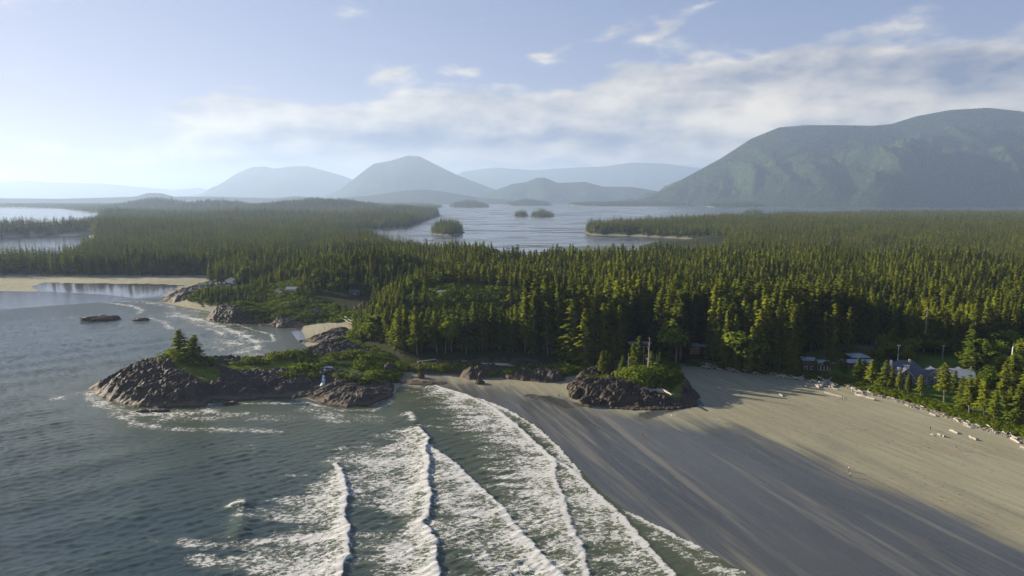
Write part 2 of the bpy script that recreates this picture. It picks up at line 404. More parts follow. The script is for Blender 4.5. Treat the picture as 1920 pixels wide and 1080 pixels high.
for i in range(46):
    L = 1.1 * (5.2 / 1.1) ** rng.random(); th = math.radians(-62) + rng.normal(0, .42); ph = rng.random() * 6.28
    g_ = 0.0125 * L ** 0.75 * (0.55 + 0.45 * np.cos((sx_ * math.cos(th + 1.3) + sy_ * math.sin(th + 1.3)) * 0.06 * (1 + i % 5) / 2 + i))
    sz = sz + (0.15 + .85 * amp) * ss(0, 10, w_sd) * g_ * np.sin(2 * math.pi / L * (sx_ * math.cos(th) + sy_ * math.sin(th)) + ph + 1.2 * perlin(sx_ / 18, sy_ / 18, 60 + i % 6))
foam = np.zeros_like(sx_); line = np.zeros_like(sx_); thin = np.zeros_like(sx_)
n_lo = fbm(sx_ / 14, sy_ / 9, 3, 71); n_st = fbm(sx_ / 20, sy_ / 3.2, 3, 72)
for key, (pts, reach, hc) in FR.items():
    Wp = poly(pts)
    o = np.argsort(Wp[:, 1]); ys, xs, rs = Wp[o, 1], Wp[o, 0], np.array(reach)[o]
    xf = np.interp(sy_, ys, xs) + 0.7 * perlin(sy_ / 3.5, sy_ * 0, 80) + 0.35 * perlin(sy_ / 1.2, sy_ * 0 + 3, 81); re = np.interp(sy_, ys, rs)
    inr = ss(ys[0] - 6, ys[0] + 2, sy_) * (1 - ss(ys[-1] - 2, ys[-1] + 5, sy_)) if key not in 'eh' else (1 - ss(ys[-1] - 1, ys[-1] + 2, sy_))
    s_ = xf - sx_
    re2 = 1.5 * re * (1 + 0.6 * n_st + .35 * n_lo)
    f = np.where(s_ > -0.3, np.clip(1.04 - (np.maximum(s_, 0) / np.maximum(re2, .5)) ** 1.7, 0, 1), 0) * inr
    foam = np.maximum(foam, f * (.92 if hc > .3 else .8))
    line = np.maximum(line, np.exp(-((s_ - 0.6) / 1.0) ** 2) * inr * (0.6 + min(hc, .5)))
    crest = np.where(s_ > 0, np.exp(-(s_ / 4.5) ** 2), np.exp(-(s_ / 0.9) ** 2))
    sz = sz + hc * .85 * crest * inr * (1 + .25 * perlin(sy_ / 6, sy_ * 0, 90))
# extra unbroken crests and shoulder waves
for pts, hc in (([(1060, 690), (1, 1)], 0),):
    pass
def lane(pts, wd, st, z=0.0, h=0):
    global foam, line, sz
    d = seg_dist(sx_, sy_, poly(pts), False)
    foam = np.maximum(foam, st * np.exp(-(d / (wd * (1 + .5 * n_st))) ** 2))
    if h: sz = sz + h * np.exp(-(d / 2.5) ** 2)
lane([(185, 745), (205, 768), (250, 795), (310, 803), (400, 805), (520, 808)], 3.2, .62)
lane([(170, 738), (190, 755), (230, 772), (300, 775), (390, 772)], 5, .8)
lane([(110, 745), (165, 735)], 5.0, .45); lane([(420, 775), (520, 785), (600, 780), (700, 785)], 6, .42); lane([(300, 785), (420, 785)], 6, .4)
lane([(395, 758), (440, 757), (520, 756), (575, 756), (640, 770), (700, 768)], 1.7, .72)
lane([(570, 765), (610, 775), (640, 790)], 5.0, .5)
lane([(640, 768), (700, 770), (725, 760), (735, 752)], 1.3, .9)
lane([(752, 782), (768, 776), (776, 788)], 1.8, .97, h=.5)
lane([(733, 818), (755, 808), (765, 806)], 1.5, .8)
lane([(435, 952), (452, 943), (458, 948)], 1.5, .97, h=.9)
lane([(452, 950), (452, 980), (444, 1005)], 1.8, .4, h=.7)
lane([(340, 1015), (400, 1018), (445, 1008)], 1.8, .5)
lane([(470, 835), (476, 838), (474, 850)], .9, .5)
lane([(395, 1055), (450, 1048), (520, 1050)], 3.0, .6)
lane([(600, 835), (640, 840), (690, 835)], 3.5, .3)
lane([(860, 770), (900, 775), (930, 768)], 6, .55); lane([(840, 745), (870, 760), (890, 775)], 5, .6)
lane([(150, 562), (200, 567), (250, 574), (266, 581), (262, 588)], 3.0, .75)
lane([(283, 597), (305, 603), (322, 617)], 3.0, .7)
lane([(330, 592), (380, 600), (420, 615), (460, 630), (482, 643), (480, 655)], 3.4, .9)
lane([(360, 606), (400, 618), (425, 630)], 3.5, .65)
lane([(410, 640), (450, 645), (470, 665)], 9, .62)
lane([(440, 606), (478, 620), (508, 626), (514, 640)], 1.5, .7)
lane([(0, 560), (120, 556), (230, 560)], 5, .5); lane([(0, 550), (100, 549), (200, 556), (260, 563), (330, 577), (390, 587)], 4, .45)
lane([(95, 600), (130, 596), (160, 597)], 1.8, .4); lane([(155, 600), (165, 598)], 1.5, .8); lane([(240, 602), (280, 596)], 1.5, .6)
lane([(1225, 1005), (1260, 1020), (1310, 1055), (1345, 1085)], 2.0, .62); lane([(1290, 1040), (1330, 1060)], 2.5, .5)
lane([(330, 588), (400, 606), (470, 640)], 13, .50); lane([(400, 640), (480, 668)], 12, .42); lane([(0, 556), (150, 553), (300, 570)], 9, .42)  # broad faint foam standing in for bright sky reflection on cove and bay
thin = np.clip(ss(.1, .5, sz) * (1 - foam), 0, 1)
shal = 1 - ss(0, 130, w_sd) + 0.0

m_sea, t = newmat('sea_water')
P0 = pos(t); fo = t.attr('foam'); ln = t.attr('line')
fn = t.noise(t.rs(P0, -.25, (1, 1.6, 1)), 0.75, 7, 0.72, 0.8)
vo = t.node('ShaderNodeTexVoronoi', feature='SMOOTH_F1'); t.l.new(t.rs(P0, -.25, (1, 1.7, 1)), vo.inputs[0]); vo.inputs['Scale'].default_value = 0.6
lace = t.m('ADD', t.mr(fn, .34, .68, smooth=False), t.m('MULTIPLY', t.m('SUBTRACT', .5, vo.outputs[0]), .55))
patch = t.mr(t.noise(P0, .10, 3, .55), .35, .65, -.18, .14)
fm = t.mr(t.m('SUBTRACT', t.m('ADD', t.m('ADD', t.m('MULTIPLY', fo, 0.64), patch), t.m('MULTIPLY', ln, .42)), lace), -0.16, 0.20)
fm = t.m('MULTIPLY', fm, t.mr(t.m('ADD', fo, ln), 0.04, 0.35))
deep = t.mix(t.attr('shallow'), (0.022, 0.042, 0.044), (0.060, 0.072, 0.034))
deep = t.mix(t.m('MULTIPLY', t.attr('thin'), .5), deep, (0.05, 0.085, 0.04))
deep = t.mix(t.m('MULTIPLY', fo, 0.55), deep, (0.125, 0.135, 0.080))
b1 = t.node('ShaderNodeBsdfPrincipled'); t.l.new(deep, b1.inputs['Base Color']); b1.inputs['Roughness'].default_value = 0.12; b1.inputs['IOR'].default_value = 1.33
bp = t.node('ShaderNodeBump'); bp.inputs['Strength'].default_value = 0.9; bp.inputs['Distance'].default_value = 0.22
rip = t.noise(t.rs(P0, -.40, (1, 3.2, 1)), .7, 7, .68, .3)
t.l.new(rip, bp.inputs['Height']); t.l.new(bp.outputs[0], b1.inputs['Normal'])
b2 = t.node('ShaderNodeBsdfPrincipled'); b2.inputs['Roughness'].default_value = .8
t.l.new(t.mix(fn, (0.34, 0.35, 0.33), (0.70, 0.70, 0.66)), b2.inputs['Base Color'])
bp2 = t.node('ShaderNodeBump'); bp2.inputs['Strength'].default_value = .8; bp2.inputs['Distance'].default_value = .35; t.l.new(fn, bp2.inputs['Height']); t.l.new(bp2.outputs[0], b2.inputs['Normal'])
t.l.new(t.mixs(fm, b1.outputs[0], b2.outputs[0]), t.out.inputs[0])
me = mesh_np('sea', np.stack([sx_, sy_, sz], 1), grid_faces(len(SD), len(SAZ)), [m_sea], True, dict(foam=foam, line=line, thin=thin, shallow=shal))
tag(link(bpy.data.objects.new('sea', me)), 'grey green sea with lines of breaking surf', kind='structure')

# quiet far water: the inlet with its tidal flats and the ocean to the horizon
BAZ = np.radians(np.linspace(-85, 85, 160)); BD = np.concatenate([np.geomspace(690, 9000, 90), np.geomspace(9500, 42000, 12)])
ba, bd = np.meshgrid(BAZ, BD); bx, by = (np.sin(ba) * bd).ravel(), (np.cos(ba) * bd).ravel()
BW = poly([(600, 440), (760, 480), (960, 535), (1220, 510), (1330, 452), (1090, 436), (1500, 404), (2400, 395), (2400, 384), (850, 379), (780, 383), (830, 400), (760, 426)])
flat = ss(-80, 60, sdist(bx, by, BW))
m_bay, t = newmat('inlet_water')
P0 = pos(t)
fl = t.noise(t.mapping(P0, scale=(.35, 1.2, 1), rot=(0, 0, .12)), 0.010, 7, 0.62, 1.2)
fl2 = t.noise(t.mapping(P0, scale=(.25, 1.6, 1)), 0.004, 5, 0.55, .8)
mud = t.m('MULTIPLY', t.mr(fl, 0.53, 0.60), t.attr('flats'))
grs = t.m('MULTIPLY', t.mr(fl2, .60, .68), t.attr('flats'))
c = t.mix(t.m('MULTIPLY', mud, .75), (0.035, 0.05, 0.06), (0.10, 0.105, 0.085)); c = t.mix(t.m('MULTIPLY', grs, .8), c, (0.10, 0.12, 0.045))
b = t.node('ShaderNodeBsdfPrincipled'); t.l.new(c, b.inputs['Base Color']); b.inputs['IOR'].default_value = 1.33
t.l.new(t.m('ADD', 0.16, t.m('MULTIPLY', t.m('MAXIMUM', mud, grs), .5)), b.inputs['Roughness'])
bp = t.node('ShaderNodeBump'); bp.inputs['Strength'].default_value = .5; bp.inputs['Distance'].default_value = .5
t.l.new(t.noise(t.mapping(P0, scale=(1, 2, 1)), .12, 5, .6), bp.inputs['Height']); t.l.new(bp.outputs[0], b.inputs['Normal'])
t.l.new(b.outputs[0], t.out.inputs[0])
me = mesh_np('inlet_water', np.stack([bx, by, bx * 0], 1), grid_faces(len(BD), len(BAZ)), [m_bay], True, dict(flats=flat))
tag(link(bpy.data.objects.new('inlet_water', me)), 'calm inlet water with tidal flats', kind='structure')

# ------------------------------------------------------------------ mountains
m_mtn, t = newmat('mountain_forest')
P0 = pos(t)
n = t.noise(P0, .03, 5, .65); nb = t.noise(P0, .0025, 3, .5)
c = t.mix(n, (0.016, 0.030, 0.012), (0.046, 0.068, 0.022)); c = t.mix(t.mr(nb, .45, .65, 0, .5), c, (0.03, 0.05, 0.028))
b = t.node('ShaderNodeBsdfPrincipled'); t.l.new(c, b.inputs['Base Color']); b.inputs['Roughness'].default_value = .95; b.inputs['Specular IOR Level'].default_value = 0
bp = t.node('ShaderNodeBump'); bp.inputs['Strength'].default_value = 1; bp.inputs['Distance'].default_value = 14
t.l.new(t.noise(P0, .022, 5, .75), bp.inputs['Height']); t.l.new(bp.outputs[0], b.inputs['Normal']); t.l.new(b.outputs[0], t.out.inputs[0])
MTN = []


def mountain(name, D, sil, fore, back, rough, seed, nx=160, ny=60, spurs=(), label='', pmul=1.35):
    """crest line at distance D seen as silhouette sil [(px, py)], slopes fore / back metres long"""
    xs = np.array([(p[0] - 960) / F * D for p in sil]); zs = np.array([CAMH + (HZ - p[1]) / F * D for p in sil])
    X = np.linspace(xs[0], xs[-1], nx); Y = np.concatenate([np.linspace(-fore, 0, int(ny * .72)), np.linspace(0, back, int(ny * .28) + 1)[1:]])
    gx_, gy_ = np.meshgrid(X, Y); cz = np.interp(gx_ + 0.012 * D * perlin(gx_ / (D * .05), gy_ / (D * .05), seed) * (np.abs(gy_) / fore), xs, zs)
    zmax = zs.max(); loc = fore * np.clip(cz / zmax, .12, 1) ** 0.9
    tt = np.where(gy_ < 0, -gy_ / loc, gy_ / back)
    prof = np.clip(1 - tt, -0.08, 1) ; prof = np.where(prof > 0, prof ** pmul, prof)
    env = np.clip(tt * 2.2 - .2, 0, 1) * np.clip(prof * 2.5, 0, 1) * np.clip(cz / (.45 * zmax), .0, 1)
    r = ridged(gx_ / (D * .055) + .5 * perlin(gx_ / (D * .08), gy_ / (D * .08), seed + 3), gy_ / (D * .16), 4, seed, .5)
    z = cz * prof + env * rough * (r - .6)
    for (ax, ad, bx_, bd_, h, wd) in spurs:
        A = np.array([(ax - 960) / F * D, ad]); B = np.array([(bx_ - 960) / F * D, bd_]); v = B - A; L = v @ v
        u = np.clip(((gx_ - A[0]) * v[0] + (gy_ - A[1]) * v[1]) / L, 0, 1)
        dd = np.hypot(gx_ - A[0] - u * v[0], gy_ - A[1] - u * v[1])
        z = z + h * (1 - u * .75) * np.exp(-np.abs(dd / wd) ** 1.3) * np.clip(tt * 2.0 - .3, 0, 1)
    z = z - 6
    V = np.stack([gx_.ravel(), (gy_ + D).ravel(), z.ravel()], 1)
    me_ = mesh_np(name, V, grid_faces(len(Y), nx), [m_mtn], True)
    o = tag(link(bpy.data.objects.new(name, me_)), label, kind='structure')
    return gx_, gy_ + D, z


big_m = mountain('mountain', 9400, [(1130, 380), (1200, 373), (1232, 360), (1290, 328), (1345, 298), (1400, 262), (1450, 242), (1500, 238), (1560, 238), (1620, 239), (1655, 236), (1700, 222), (1760, 211), (1830, 207), (1890, 213), (1960, 228), (2100, 250), (2400, 330), (2600, 372)],
                 3000, 2500, 210, 11, 360, 150, spurs=[(1680, -500, 1470, -2400, 420, 300), (1850, -650, 1790, -2400, 330, 240), (1400, -100, 1330, -1700, 120, 220), (1970, -200, 1960, -2200, 330, 230), (1580, -900, 1560, -2400, 150, 180), (1620, -500, 1540, -2600, -230, 260), (1780, -600, 1700, -2600, -180, 200)], label='forested mountain under a bank of cloud', pmul=1.15)
mountain('mountain', 17000, [(600, 372), (640, 355), (668, 335), (690, 318), (705, 308), (735, 303), (768, 293), (790, 295), (820, 310), (855, 327), (890, 341), (920, 352), (960, 366), (1000, 373)], 3600, 3000, 70, 21, 140, 60, label='blue grey peak with a wisp of cloud at its shoulder')
mountain('mountain', 23000, [(330, 373), (385, 362), (420, 345), (450, 326), (480, 314), (505, 313), (520, 317), (550, 313), (580, 312), (610, 320), (640, 328), (660, 335), (700, 355), (740, 372)], 4500, 4000, 90, 31, 140, 60, label='pale flat topped mountain')
mountain('mountain', 13500, [(880, 373), (930, 356), (960, 345), (985, 342), (1005, 334), (1020, 333), (1045, 343), (1070, 342), (1095, 341), (1130, 350), (1180, 350), (1230, 358), (1280, 372)], 1800, 2000, 60, 41, 120, 50, label='low wooded hills beyond the inlet')
mountain('mountain', 27000, [(780, 372), (840, 338), (870, 322), (930, 315), (1000, 320), (1060, 316), (1130, 313), (1180, 306), (1240, 308), (1300, 315), (1400, 330), (1500, 372)], 4500, 4000, 120, 51, 120, 50, label='faint blue ridge on the horizon')
mountain('mountain', 30000, [(-300, 372), (-100, 352), (0, 342), (60, 339), (120, 343), (200, 344), (260, 350), (330, 356), (380, 352), (420, 362), (470, 372)], 4500, 4000, 120, 61, 120, 50, label='very faint ridge at the left horizon')
mountain('hill', 11500, [(-400, 374), (0, 371), (120, 372), (200, 370), (260, 368), (285, 361), (310, 362), (330, 368), (400, 368), (520, 371), (560, 367), (620, 372), (700, 366), (760, 357), (800, 355), (840, 360), (900, 370), (960, 374)], 900, 1500, 30, 71, 200, 40, label='low dark hills across the flats')

# ------------------------------------------------------------------ haze
hz = bpy.data.meshes.new('haze'); bm = bmesh.new(); bmesh.ops.create_cube(bm, size=1)
X0, X1, Y0, Y1, Z0, Z1 = -43500, 43500, -3000, 43500, -6, 1340
for v in bm.verts: v.co = Vector(((X0 + X1) / 2 + v.co.x * (X1 - X0), (Y0 + Y1) / 2 + v.co.y * (Y1 - Y0), (Z0 + Z1) / 2 + v.co.z * (Z1 - Z0)))
bm.to_mesh(hz); bm.free()
m_h, t = newmat('haze_air'); pv = t.node('ShaderNodeVolumePrincipled'); pv.inputs['Color'].default_value = (0.52, 0.70, 1.0, 1); pv.inputs['Density'].default_value = 6.0e-5; pv.inputs['Anisotropy'].default_value = 0.28
t.l.new(pv.outputs[0], t.out.inputs['Volume']); hz.materials.append(m_h)
tag(link(bpy.data.objects.new('haze', hz)), 'pale sea haze', kind='stuff')

# ------------------------------------------------------------------ foliage, bark
def leafmat(name, c1, c2, c3, transl=0.28):
    m_, t = newmat(name)
    oi = t.node('ShaderNodeObjectInfo'); P1 = t.node('ShaderNodeTexCoord').outputs['Object']
    n_ = t.noise(P1, .55, 3, .6); n2 = t.noise(pos(t), .02, 2, .5)
    c_ = t.mix(t.m('ADD', t.m('MULTIPLY', oi.outputs['Random'], .7), t.m('MULTIPLY', t.mr(n2, .35, .65), .4), clamp=True), c1, c2); c_ = t.mix(t.mr(n_, .45, .75, 0, .8), c_, c3)
    d = t.node('ShaderNodeBsdfDiffuse'); t.l.new(c_, d.inputs[0]); tr = t.node('ShaderNodeBsdfTranslucent'); t.l.new(c_, tr.inputs[0])
    t.l.new(t.mixs(transl, d.outputs[0], tr.outputs[0]), t.out.inputs[0]); return m_


M_NEEDLE = leafmat('spruce_needles', (0.034, 0.058, 0.010), (0.150, 0.172, 0.014), (0.21, 0.225, 0.018))
M_LEAF = leafmat('shrub_leaves', (0.055, 0.090, 0.012), (0.135, 0.175, 0.016), (0.22, 0.24, 0.022))
M_BARK = plain('grey_bark', (0.15, 0.125, 0.095), .9, .4, 3)
M_SNAG = plain('bleached_snag_wood', (0.34, 0.31, 0.27), .9, .25, 3)
M_DRIFT = plain('bleached_driftwood', (0.34, 0.315, 0.27), .85, .3, 2)
M_DRIFT2 = plain('brown_driftwood', (0.17, 0.125, 0.09), .9, .35, 2)


def tube(V, Fc, p0, p1, r0, r1, k=5):
    p0, p1 = Vector(p0), Vector(p1); d = (p1 - p0).normalized(); a = d.orthogonal().normalized(); b_ = d.cross(a); s_ = len(V)
    for p, r in ((p0, r0), (p1, r1)):
        for i in range(k):
            q = p + (a * math.cos(6.2832 * i / k) + b_ * math.sin(6.2832 * i / k)) * r; V.append(tuple(q))
    for i in range(k): Fc.append((s_ + i, s_ + (i + 1) % k, s_ + k + (i + 1) % k, s_ + k + i))


def spruce(seed, h=1.0, near=True, bare=0.12, width=.17, lean=0.0, flag=0.0, ragged=.5):
    """trunk and crown meshes of a conifer of unit height"""
    r = random.Random(seed); V, Fc = [], []
    kinks = [(0, 0)]
    for i in range(5): kinks.append((kinks[-1][0] + r.uniform(-.006, .006) + lean * .04, kinks[-1][1] + r.uniform(-.006, .006)))
    def ax(z): i = min(4, int(z * 5)); u = z * 5 - i; return kinks[i][0] * (1 - u) + kinks[i + 1][0] * u, kinks[i][1] * (1 - u) + kinks[i + 1][1] * u
    for i in range(5): tube(V, Fc, (*kinks[i], i / 5 - (.03 if i == 0 else 0)), (*kinks[i + 1], (i + 1) / 5), .014 * (1 - i / 5) + .002, .014 * (1 - (i + 1) / 5) + .002, 6 if near else 4)
    CV, CF = [], []
    z = bare
    sides = [r.uniform(.72, 1.2) for _ in range(7)]
    nw = 30 if near else 11
    while z < .985:
        u = (z - bare) / (1 - bare)
        env = width * ((1 - u) ** .72) * (.55 + .45 * min(1, u * 5 + .3)) + .012
        nb = r.randint(5, 7) if near else r.randint(4, 5)
        a0 = r.random() * 6.28
        for k in range(nb):
            if r.random() < ragged * .34: continue
            a = a0 + 6.2832 * k / nb + r.uniform(-.35, .35)
            L = env * r.uniform(.55, 1.22) * sides[int(a / 6.2832 * 7) % 7] * (1 + flag * math.cos(a))
            up = r.uniform(-.1, .35) * (1.2 * u + .1); cx, cy = ax(z)
            ca, sa_ = math.cos(a), math.sin(a)
            if near:
                if L > .05: tube(V, Fc, (cx, cy, z), (cx + ca * L * .7, cy + sa_ * L * .7, z + L * .6 * up), .0022, .0008, 3)
                nq = max(3, int(L * 75))
                for q in range(nq):
                    s_ = (q + r.random()) / nq; s_ = .18 + .82 * s_
                    droop = -.30 * s_ * s_ * L
                    wq = (.0165 + .018 * (1 - abs(s_ - .5))) * r.uniform(.7, 1.35)
                    side = r.uniform(-1, 1) * L * .28 * (1.1 - s_ * .6)
                    px_ = cx + ca * L * s_ - sa_ * side; py_ = cy + sa_ * L * s_ + ca * side; pz = z + up * L * s_ + droop + r.uniform(-.006, .006)
                    t1 = Vector((ca + r.uniform(-.5, .5), sa_ + r.uniform(-.5, .5), r.uniform(-.55, .15))).normalized() * wq
                    t2 = Vector((-sa_ + r.uniform(-.4, .4), ca + r.uniform(-.4, .4), r.uniform(-.7, .3))).normalized() * wq * .62
                    c_ = Vector((px_, py_, pz)); n0_ = len(CV)
                    CV += [tuple(c_ - t1 * .7 - t2 * .5), tuple(c_ - t1 * .2 + t2), tuple(c_ + t1 * 1.15), tuple(c_ + t1 * .1 - t2)]; CF.append((n0_, n0_ + 1, n0_ + 2, n0_ + 3))
            else:
                c0 = Vector((cx + ca * .01, cy + sa_ * .01, z + .025)); e = Vector((cx + ca * L * 1.05, cy + sa_ * L * 1.05, z + up * L - .25 * L)); wv = Vector((-sa_, ca, r.uniform(-.2, .2))) * (L * .42 + .006)
                n0_ = len(CV); md = (c0 + e) / 2
                CV += [tuple(c0), tuple(md + wv + Vector((0, 0, -.012))), tuple(e), tuple(md - wv + Vector((0, 0, -.012)))]; CF.append((n0_, n0_ + 1, n0_ + 2, n0_ + 3))
        z += (1 - bare) / nw * r.uniform(.75, 1.25)
    cx, cy = ax(.99); n0_ = len(CV)
    for a in (0, 2.1):
        n0_ = len(CV); CV += [(cx - .008 * math.cos(a), cy - .008 * math.sin(a), .955), (cx + .008 * math.cos(a), cy + .008 * math.sin(a), .955), (cx, cy, 1.02), (cx, cy, 1.015)]; CF.append((n0_, n0_ + 1, n0_ + 2, n0_ + 3))
    return (V, Fc), (CV, CF)


def snag(seed):
    r = random.Random(seed); V, Fc = [], []
    for i in range(4): tube(V, Fc, (r.uniform(-.004, .004), 0, i / 4 - (.02 if i == 0 else 0)), (r.uniform(-.004, .004), 0, (i + 1) / 4), .012 * (1 - i / 4) + .002, .012 * (1 - (i + 1) / 4) + .002, 6)
    for i in range(34):
        z = r.uniform(.3, .97); a = r.random() * 6.28; L = .12 * (1.1 - z) * r.uniform(.4, 1.2) + .01
        tube(V, Fc, (0, 0, z), (math.cos(a) * L, math.sin(a) * L, z + L * r.uniform(-.2, .4)), .0028, .001, 3)
    return V, Fc


def roundcrown(seed, n=420, zc=.62, rz=.38, rx=.34, leaf=.045, flat=0.0, lobes=7):
    """broad crown of leaf clumps: irregular lobes"""
    r = random.Random(seed); CV, CF = [], []
    lb = []
    for i in range(lobes):
        a = r.random() * 6.28; q = r.uniform(.2, .75); lb.append((math.cos(a) * rx * q, math.sin(a) * rx * q, zc + r.uniform(-.55, .6) * rz, r.uniform(.38, .62)))
    for i in range(n):
        l_ = r.choice(lb); d = Vector((r.gauss(0, 1), r.gauss(0, 1), r.gauss(0, 1) * .9)).normalized() * r.uniform(.7, 1.05)
        c_ = Vector((l_[0] + d.x * rx * l_[3], l_[1] + d.y * rx * l_[3], l_[2] + d.z * rz * l_[3]))
        nrm = (d + Vector((r.uniform(-.7, .7), r.uniform(-.7, .7), r.uniform(-.2, .8)))).normalized(); t1 = nrm.orthogonal().normalized(); t1.rotate(Matrix.Rotation(r.random() * 6.28, 3, nrm)); t2 = nrm.cross(t1)
        s_ = leaf * r.uniform(.6, 1.3); n0_ = len(CV)
        CV += [tuple(c_ - t1 * s_), tuple(c_ + t2 * s_ * .7 + nrm * s_ * .2), tuple(c_ + t1 * s_), tuple(c_ - t2 * s_ * .7 + nrm * s_ * .15)]; CF.append((n0_, n0_ + 1, n0_ + 2, n0_ + 3))
    V, Fc = [], []
    tube(V, Fc, (0, 0, -.03), (0.01, 0, zc * .6), .022, .014, 6)
    for l_ in lb: tube(V, Fc, (0.01, 0, zc * .55), (l_[0], l_[1], l_[2]), .010, .004, 4)
    return (V, Fc), (CV, CF)


def me_from(name, VF, mat_, ctr=None):
    me_ = mesh_np(name, np.array(VF[0]), np.array(VF[1]), [mat_], False)
    if ctr is not None: crown_normals(me_, ctr, 0)
    return me_


def crown_normals(me_, ctr, first):
    """shade the leaf clumps with the roundness of the whole crown"""
    V = np.array([v.co[:] for v in me_.vertices]); N = V.copy()
    if ctr == 'cone': N[:, 2] = .022 + .05 * V[:, 2]; N[:, :2] = V[:, :2]
    else: N[:, 2] = V[:, 2] - ctr
    N /= np.linalg.norm(N, axis=1)[:, None] + 1e-9
    me_.polygons.foreach_set('use_smooth', np.ones(len(me_.polygons), bool))
    rn = random.Random(1); out = []
    gn = [p.normal[:] for p in me_.polygons]
    for p in me_.polygons:
        j = Vector((rn.gauss(0, .33), rn.gauss(0, .33), rn.gauss(0, .33)))
        for vi in p.vertices:
            out.append((Vector(N[vi]) + j).normalized() if vi >= first else Vector(gn[p.index]))
    me_.normals_split_custom_set(out)


def orient(C_, ctr):
    V, Fc = C_
    for i, f in enumerate(Fc):
        a, b_, c, d = (Vector(V[k]) for k in f); n_ = (c - a).cross(d - b_); o_ = (a + c) / 2
        o_ = Vector((o_.x, o_.y, .03)) if ctr == 'cone' else Vector((o_.x, o_.y, o_.z - ctr))
        if n_.dot(o_) < 0: Fc[i] = f[::-1]
    return C_


def joined(name, T, C_, mt, mc, ctr='cone'):
    V = T[0] + orient(C_, ctr)[0]; n_ = len(T[0]); Fc = T[1] + [tuple(i + n_ for i in f) for f in C_[1]]
    me_ = mesh_np(name, np.array(V), np.array(Fc), [mt, mc], False, None, [0] * len(T[1]) + [1] * len(C_[1])); crown_normals(me_, ctr, n_); return me_


KIND = []      # (trunk mesh, crown mesh, joined mesh)
for i, (bare, wd, rag) in enumerate([(.10, .19, .5), (.22, .17, .9), (.06, .22, .4), (.30, .17, 1.3), (.16, .14, 1.0), (.12, .22, 1.2)]):
    T, C_ = spruce(100 + i, bare=bare, width=wd, ragged=rag, lean=(.2 if i == 3 else 0), flag=(.25 if i in (2, 5) else 0))
    KIND.append((me_from('spruce_trunk', T, M_BARK), me_from('spruce_crown', orient(C_, 'cone'), M_NEEDLE, 'cone'), joined('spruce', T, C_, M_BARK, M_NEEDLE)))
FARK = []
for i in range(4):
    T, C_ = spruce(200 + i, near=False, bare=.1, width=.20 + .02 * i, ragged=.3); FARK.append(joined('far_spruce', T, C_, M_BARK, M_NEEDLE))
SNAGM = me_from('snag_trunk', snag(5), M_SNAG)
BROAD = []
for i in range(3):
    T, C_ = roundcrown(300 + i, 620, .6, .36, .36, .045); BROAD.append((me_from('broadleaf_trunk', T, M_BARK), me_from('broadleaf_crown', orient(C_, .5), M_LEAF, .5), joined('broadleaf', T, C_, M_BARK, M_LEAF, .5)))
SHRUB = []
for i in range(3):
    T, C_ = roundcrown(320 + i, 330, .42, .55, .62, .085, lobes=8); SHRUB.append((me_from('shrub_stem', T, M_BARK), me_from('shrub_crown', orient(C_, .15), M_LEAF, .15), joined('shrub', T, C_, M_BARK, M_LEAF, .15)))


def scatter(name, pts, scl, rot, idx, meshes, label, sxy=None):
    """one object that carries many plants (geometry nodes)"""
    n_ = len(pts)
    me_ = bpy.data.meshes.new(name); me_.vertices.add(n_); me_.vertices.foreach_set('co', np.asarray(pts, np.float32).ravel())
    for a, tp, v in (('rz', 'FLOAT', rot), ('sc', 'FLOAT', scl), ('sxy', 'FLOAT', sxy if sxy is not None else scl)):
        q = me_.attributes.new(a, tp, 'POINT'); q.data.foreach_set('value', np.asarray(v, np.float32))
    q = me_.attributes.new('ki', 'INT', 'POINT'); q.data.foreach_set('value', np.asarray(idx, np.int32))
    o = link(bpy.data.objects.new(name, me_)); tag(o, label, kind='stuff')
    c_ = bpy.data.collections.new(name + '_kinds')
    for i, m_ in enumerate(meshes):
        ob = bpy.data.objects.new('kind_%02d' % i, m_); c_.objects.link(ob)
    ng = bpy.data.node_groups.new(name, 'GeometryNodeTree')
    ng.interface.new_socket('Geometry', in_out='INPUT', socket_type='NodeSocketGeometry'); ng.interface.new_socket('Geometry', in_out='OUTPUT', socket_type='NodeSocketGeometry')
    N, L = ng.nodes, ng.links
    gi, go = N.new('NodeGroupInput'), N.new('NodeGroupOutput'); ci = N.new('GeometryNodeCollectionInfo'); ci.inputs[0].default_value = c_
    ci.inputs['Separate Children'].default_value = True; ci.inputs['Reset Children'].default_value = True
    ip = N.new('GeometryNodeInstanceOnPoints'); ip.inputs['Pick Instance'].default_value = True
    def A(nm, dt):
        a = N.new('GeometryNodeInputNamedAttribute'); a.data_type = dt; a.inputs[0].default_value = nm; return [s_ for s_ in a.outputs if s_.enabled and s_.name == 'Attribute'][0]
    cr = N.new('ShaderNodeCombineXYZ'); L.new(A('rz', 'FLOAT'), cr.inputs[2]); cs = N.new('ShaderNodeCombineXYZ'); sx1 = A('sxy', 'FLOAT')
    L.new(sx1, cs.inputs[0]); L.new(sx1, cs.inputs[1]); L.new(A('sc', 'FLOAT'), cs.inputs[2])
    L.new(gi.outputs[0], ip.inputs['Points']); L.new(ci.outputs[0], ip.inputs['Instance']); L.new(A('ki', 'INT'), ip.inputs['Instance Index'])
    e2r = N.new('FunctionNodeEulerToRotation'); L.new(cr.outputs[0], e2r.inputs[0]); L.new(e2r.outputs[0], ip.inputs['Rotation']); L.new(cs.outputs[0], ip.inputs['Scale'])
    L.new(ip.outputs[0], go.inputs[0])
    md = o.modifiers.new('plants', 'NODES'); md.node_group = ng
    return o


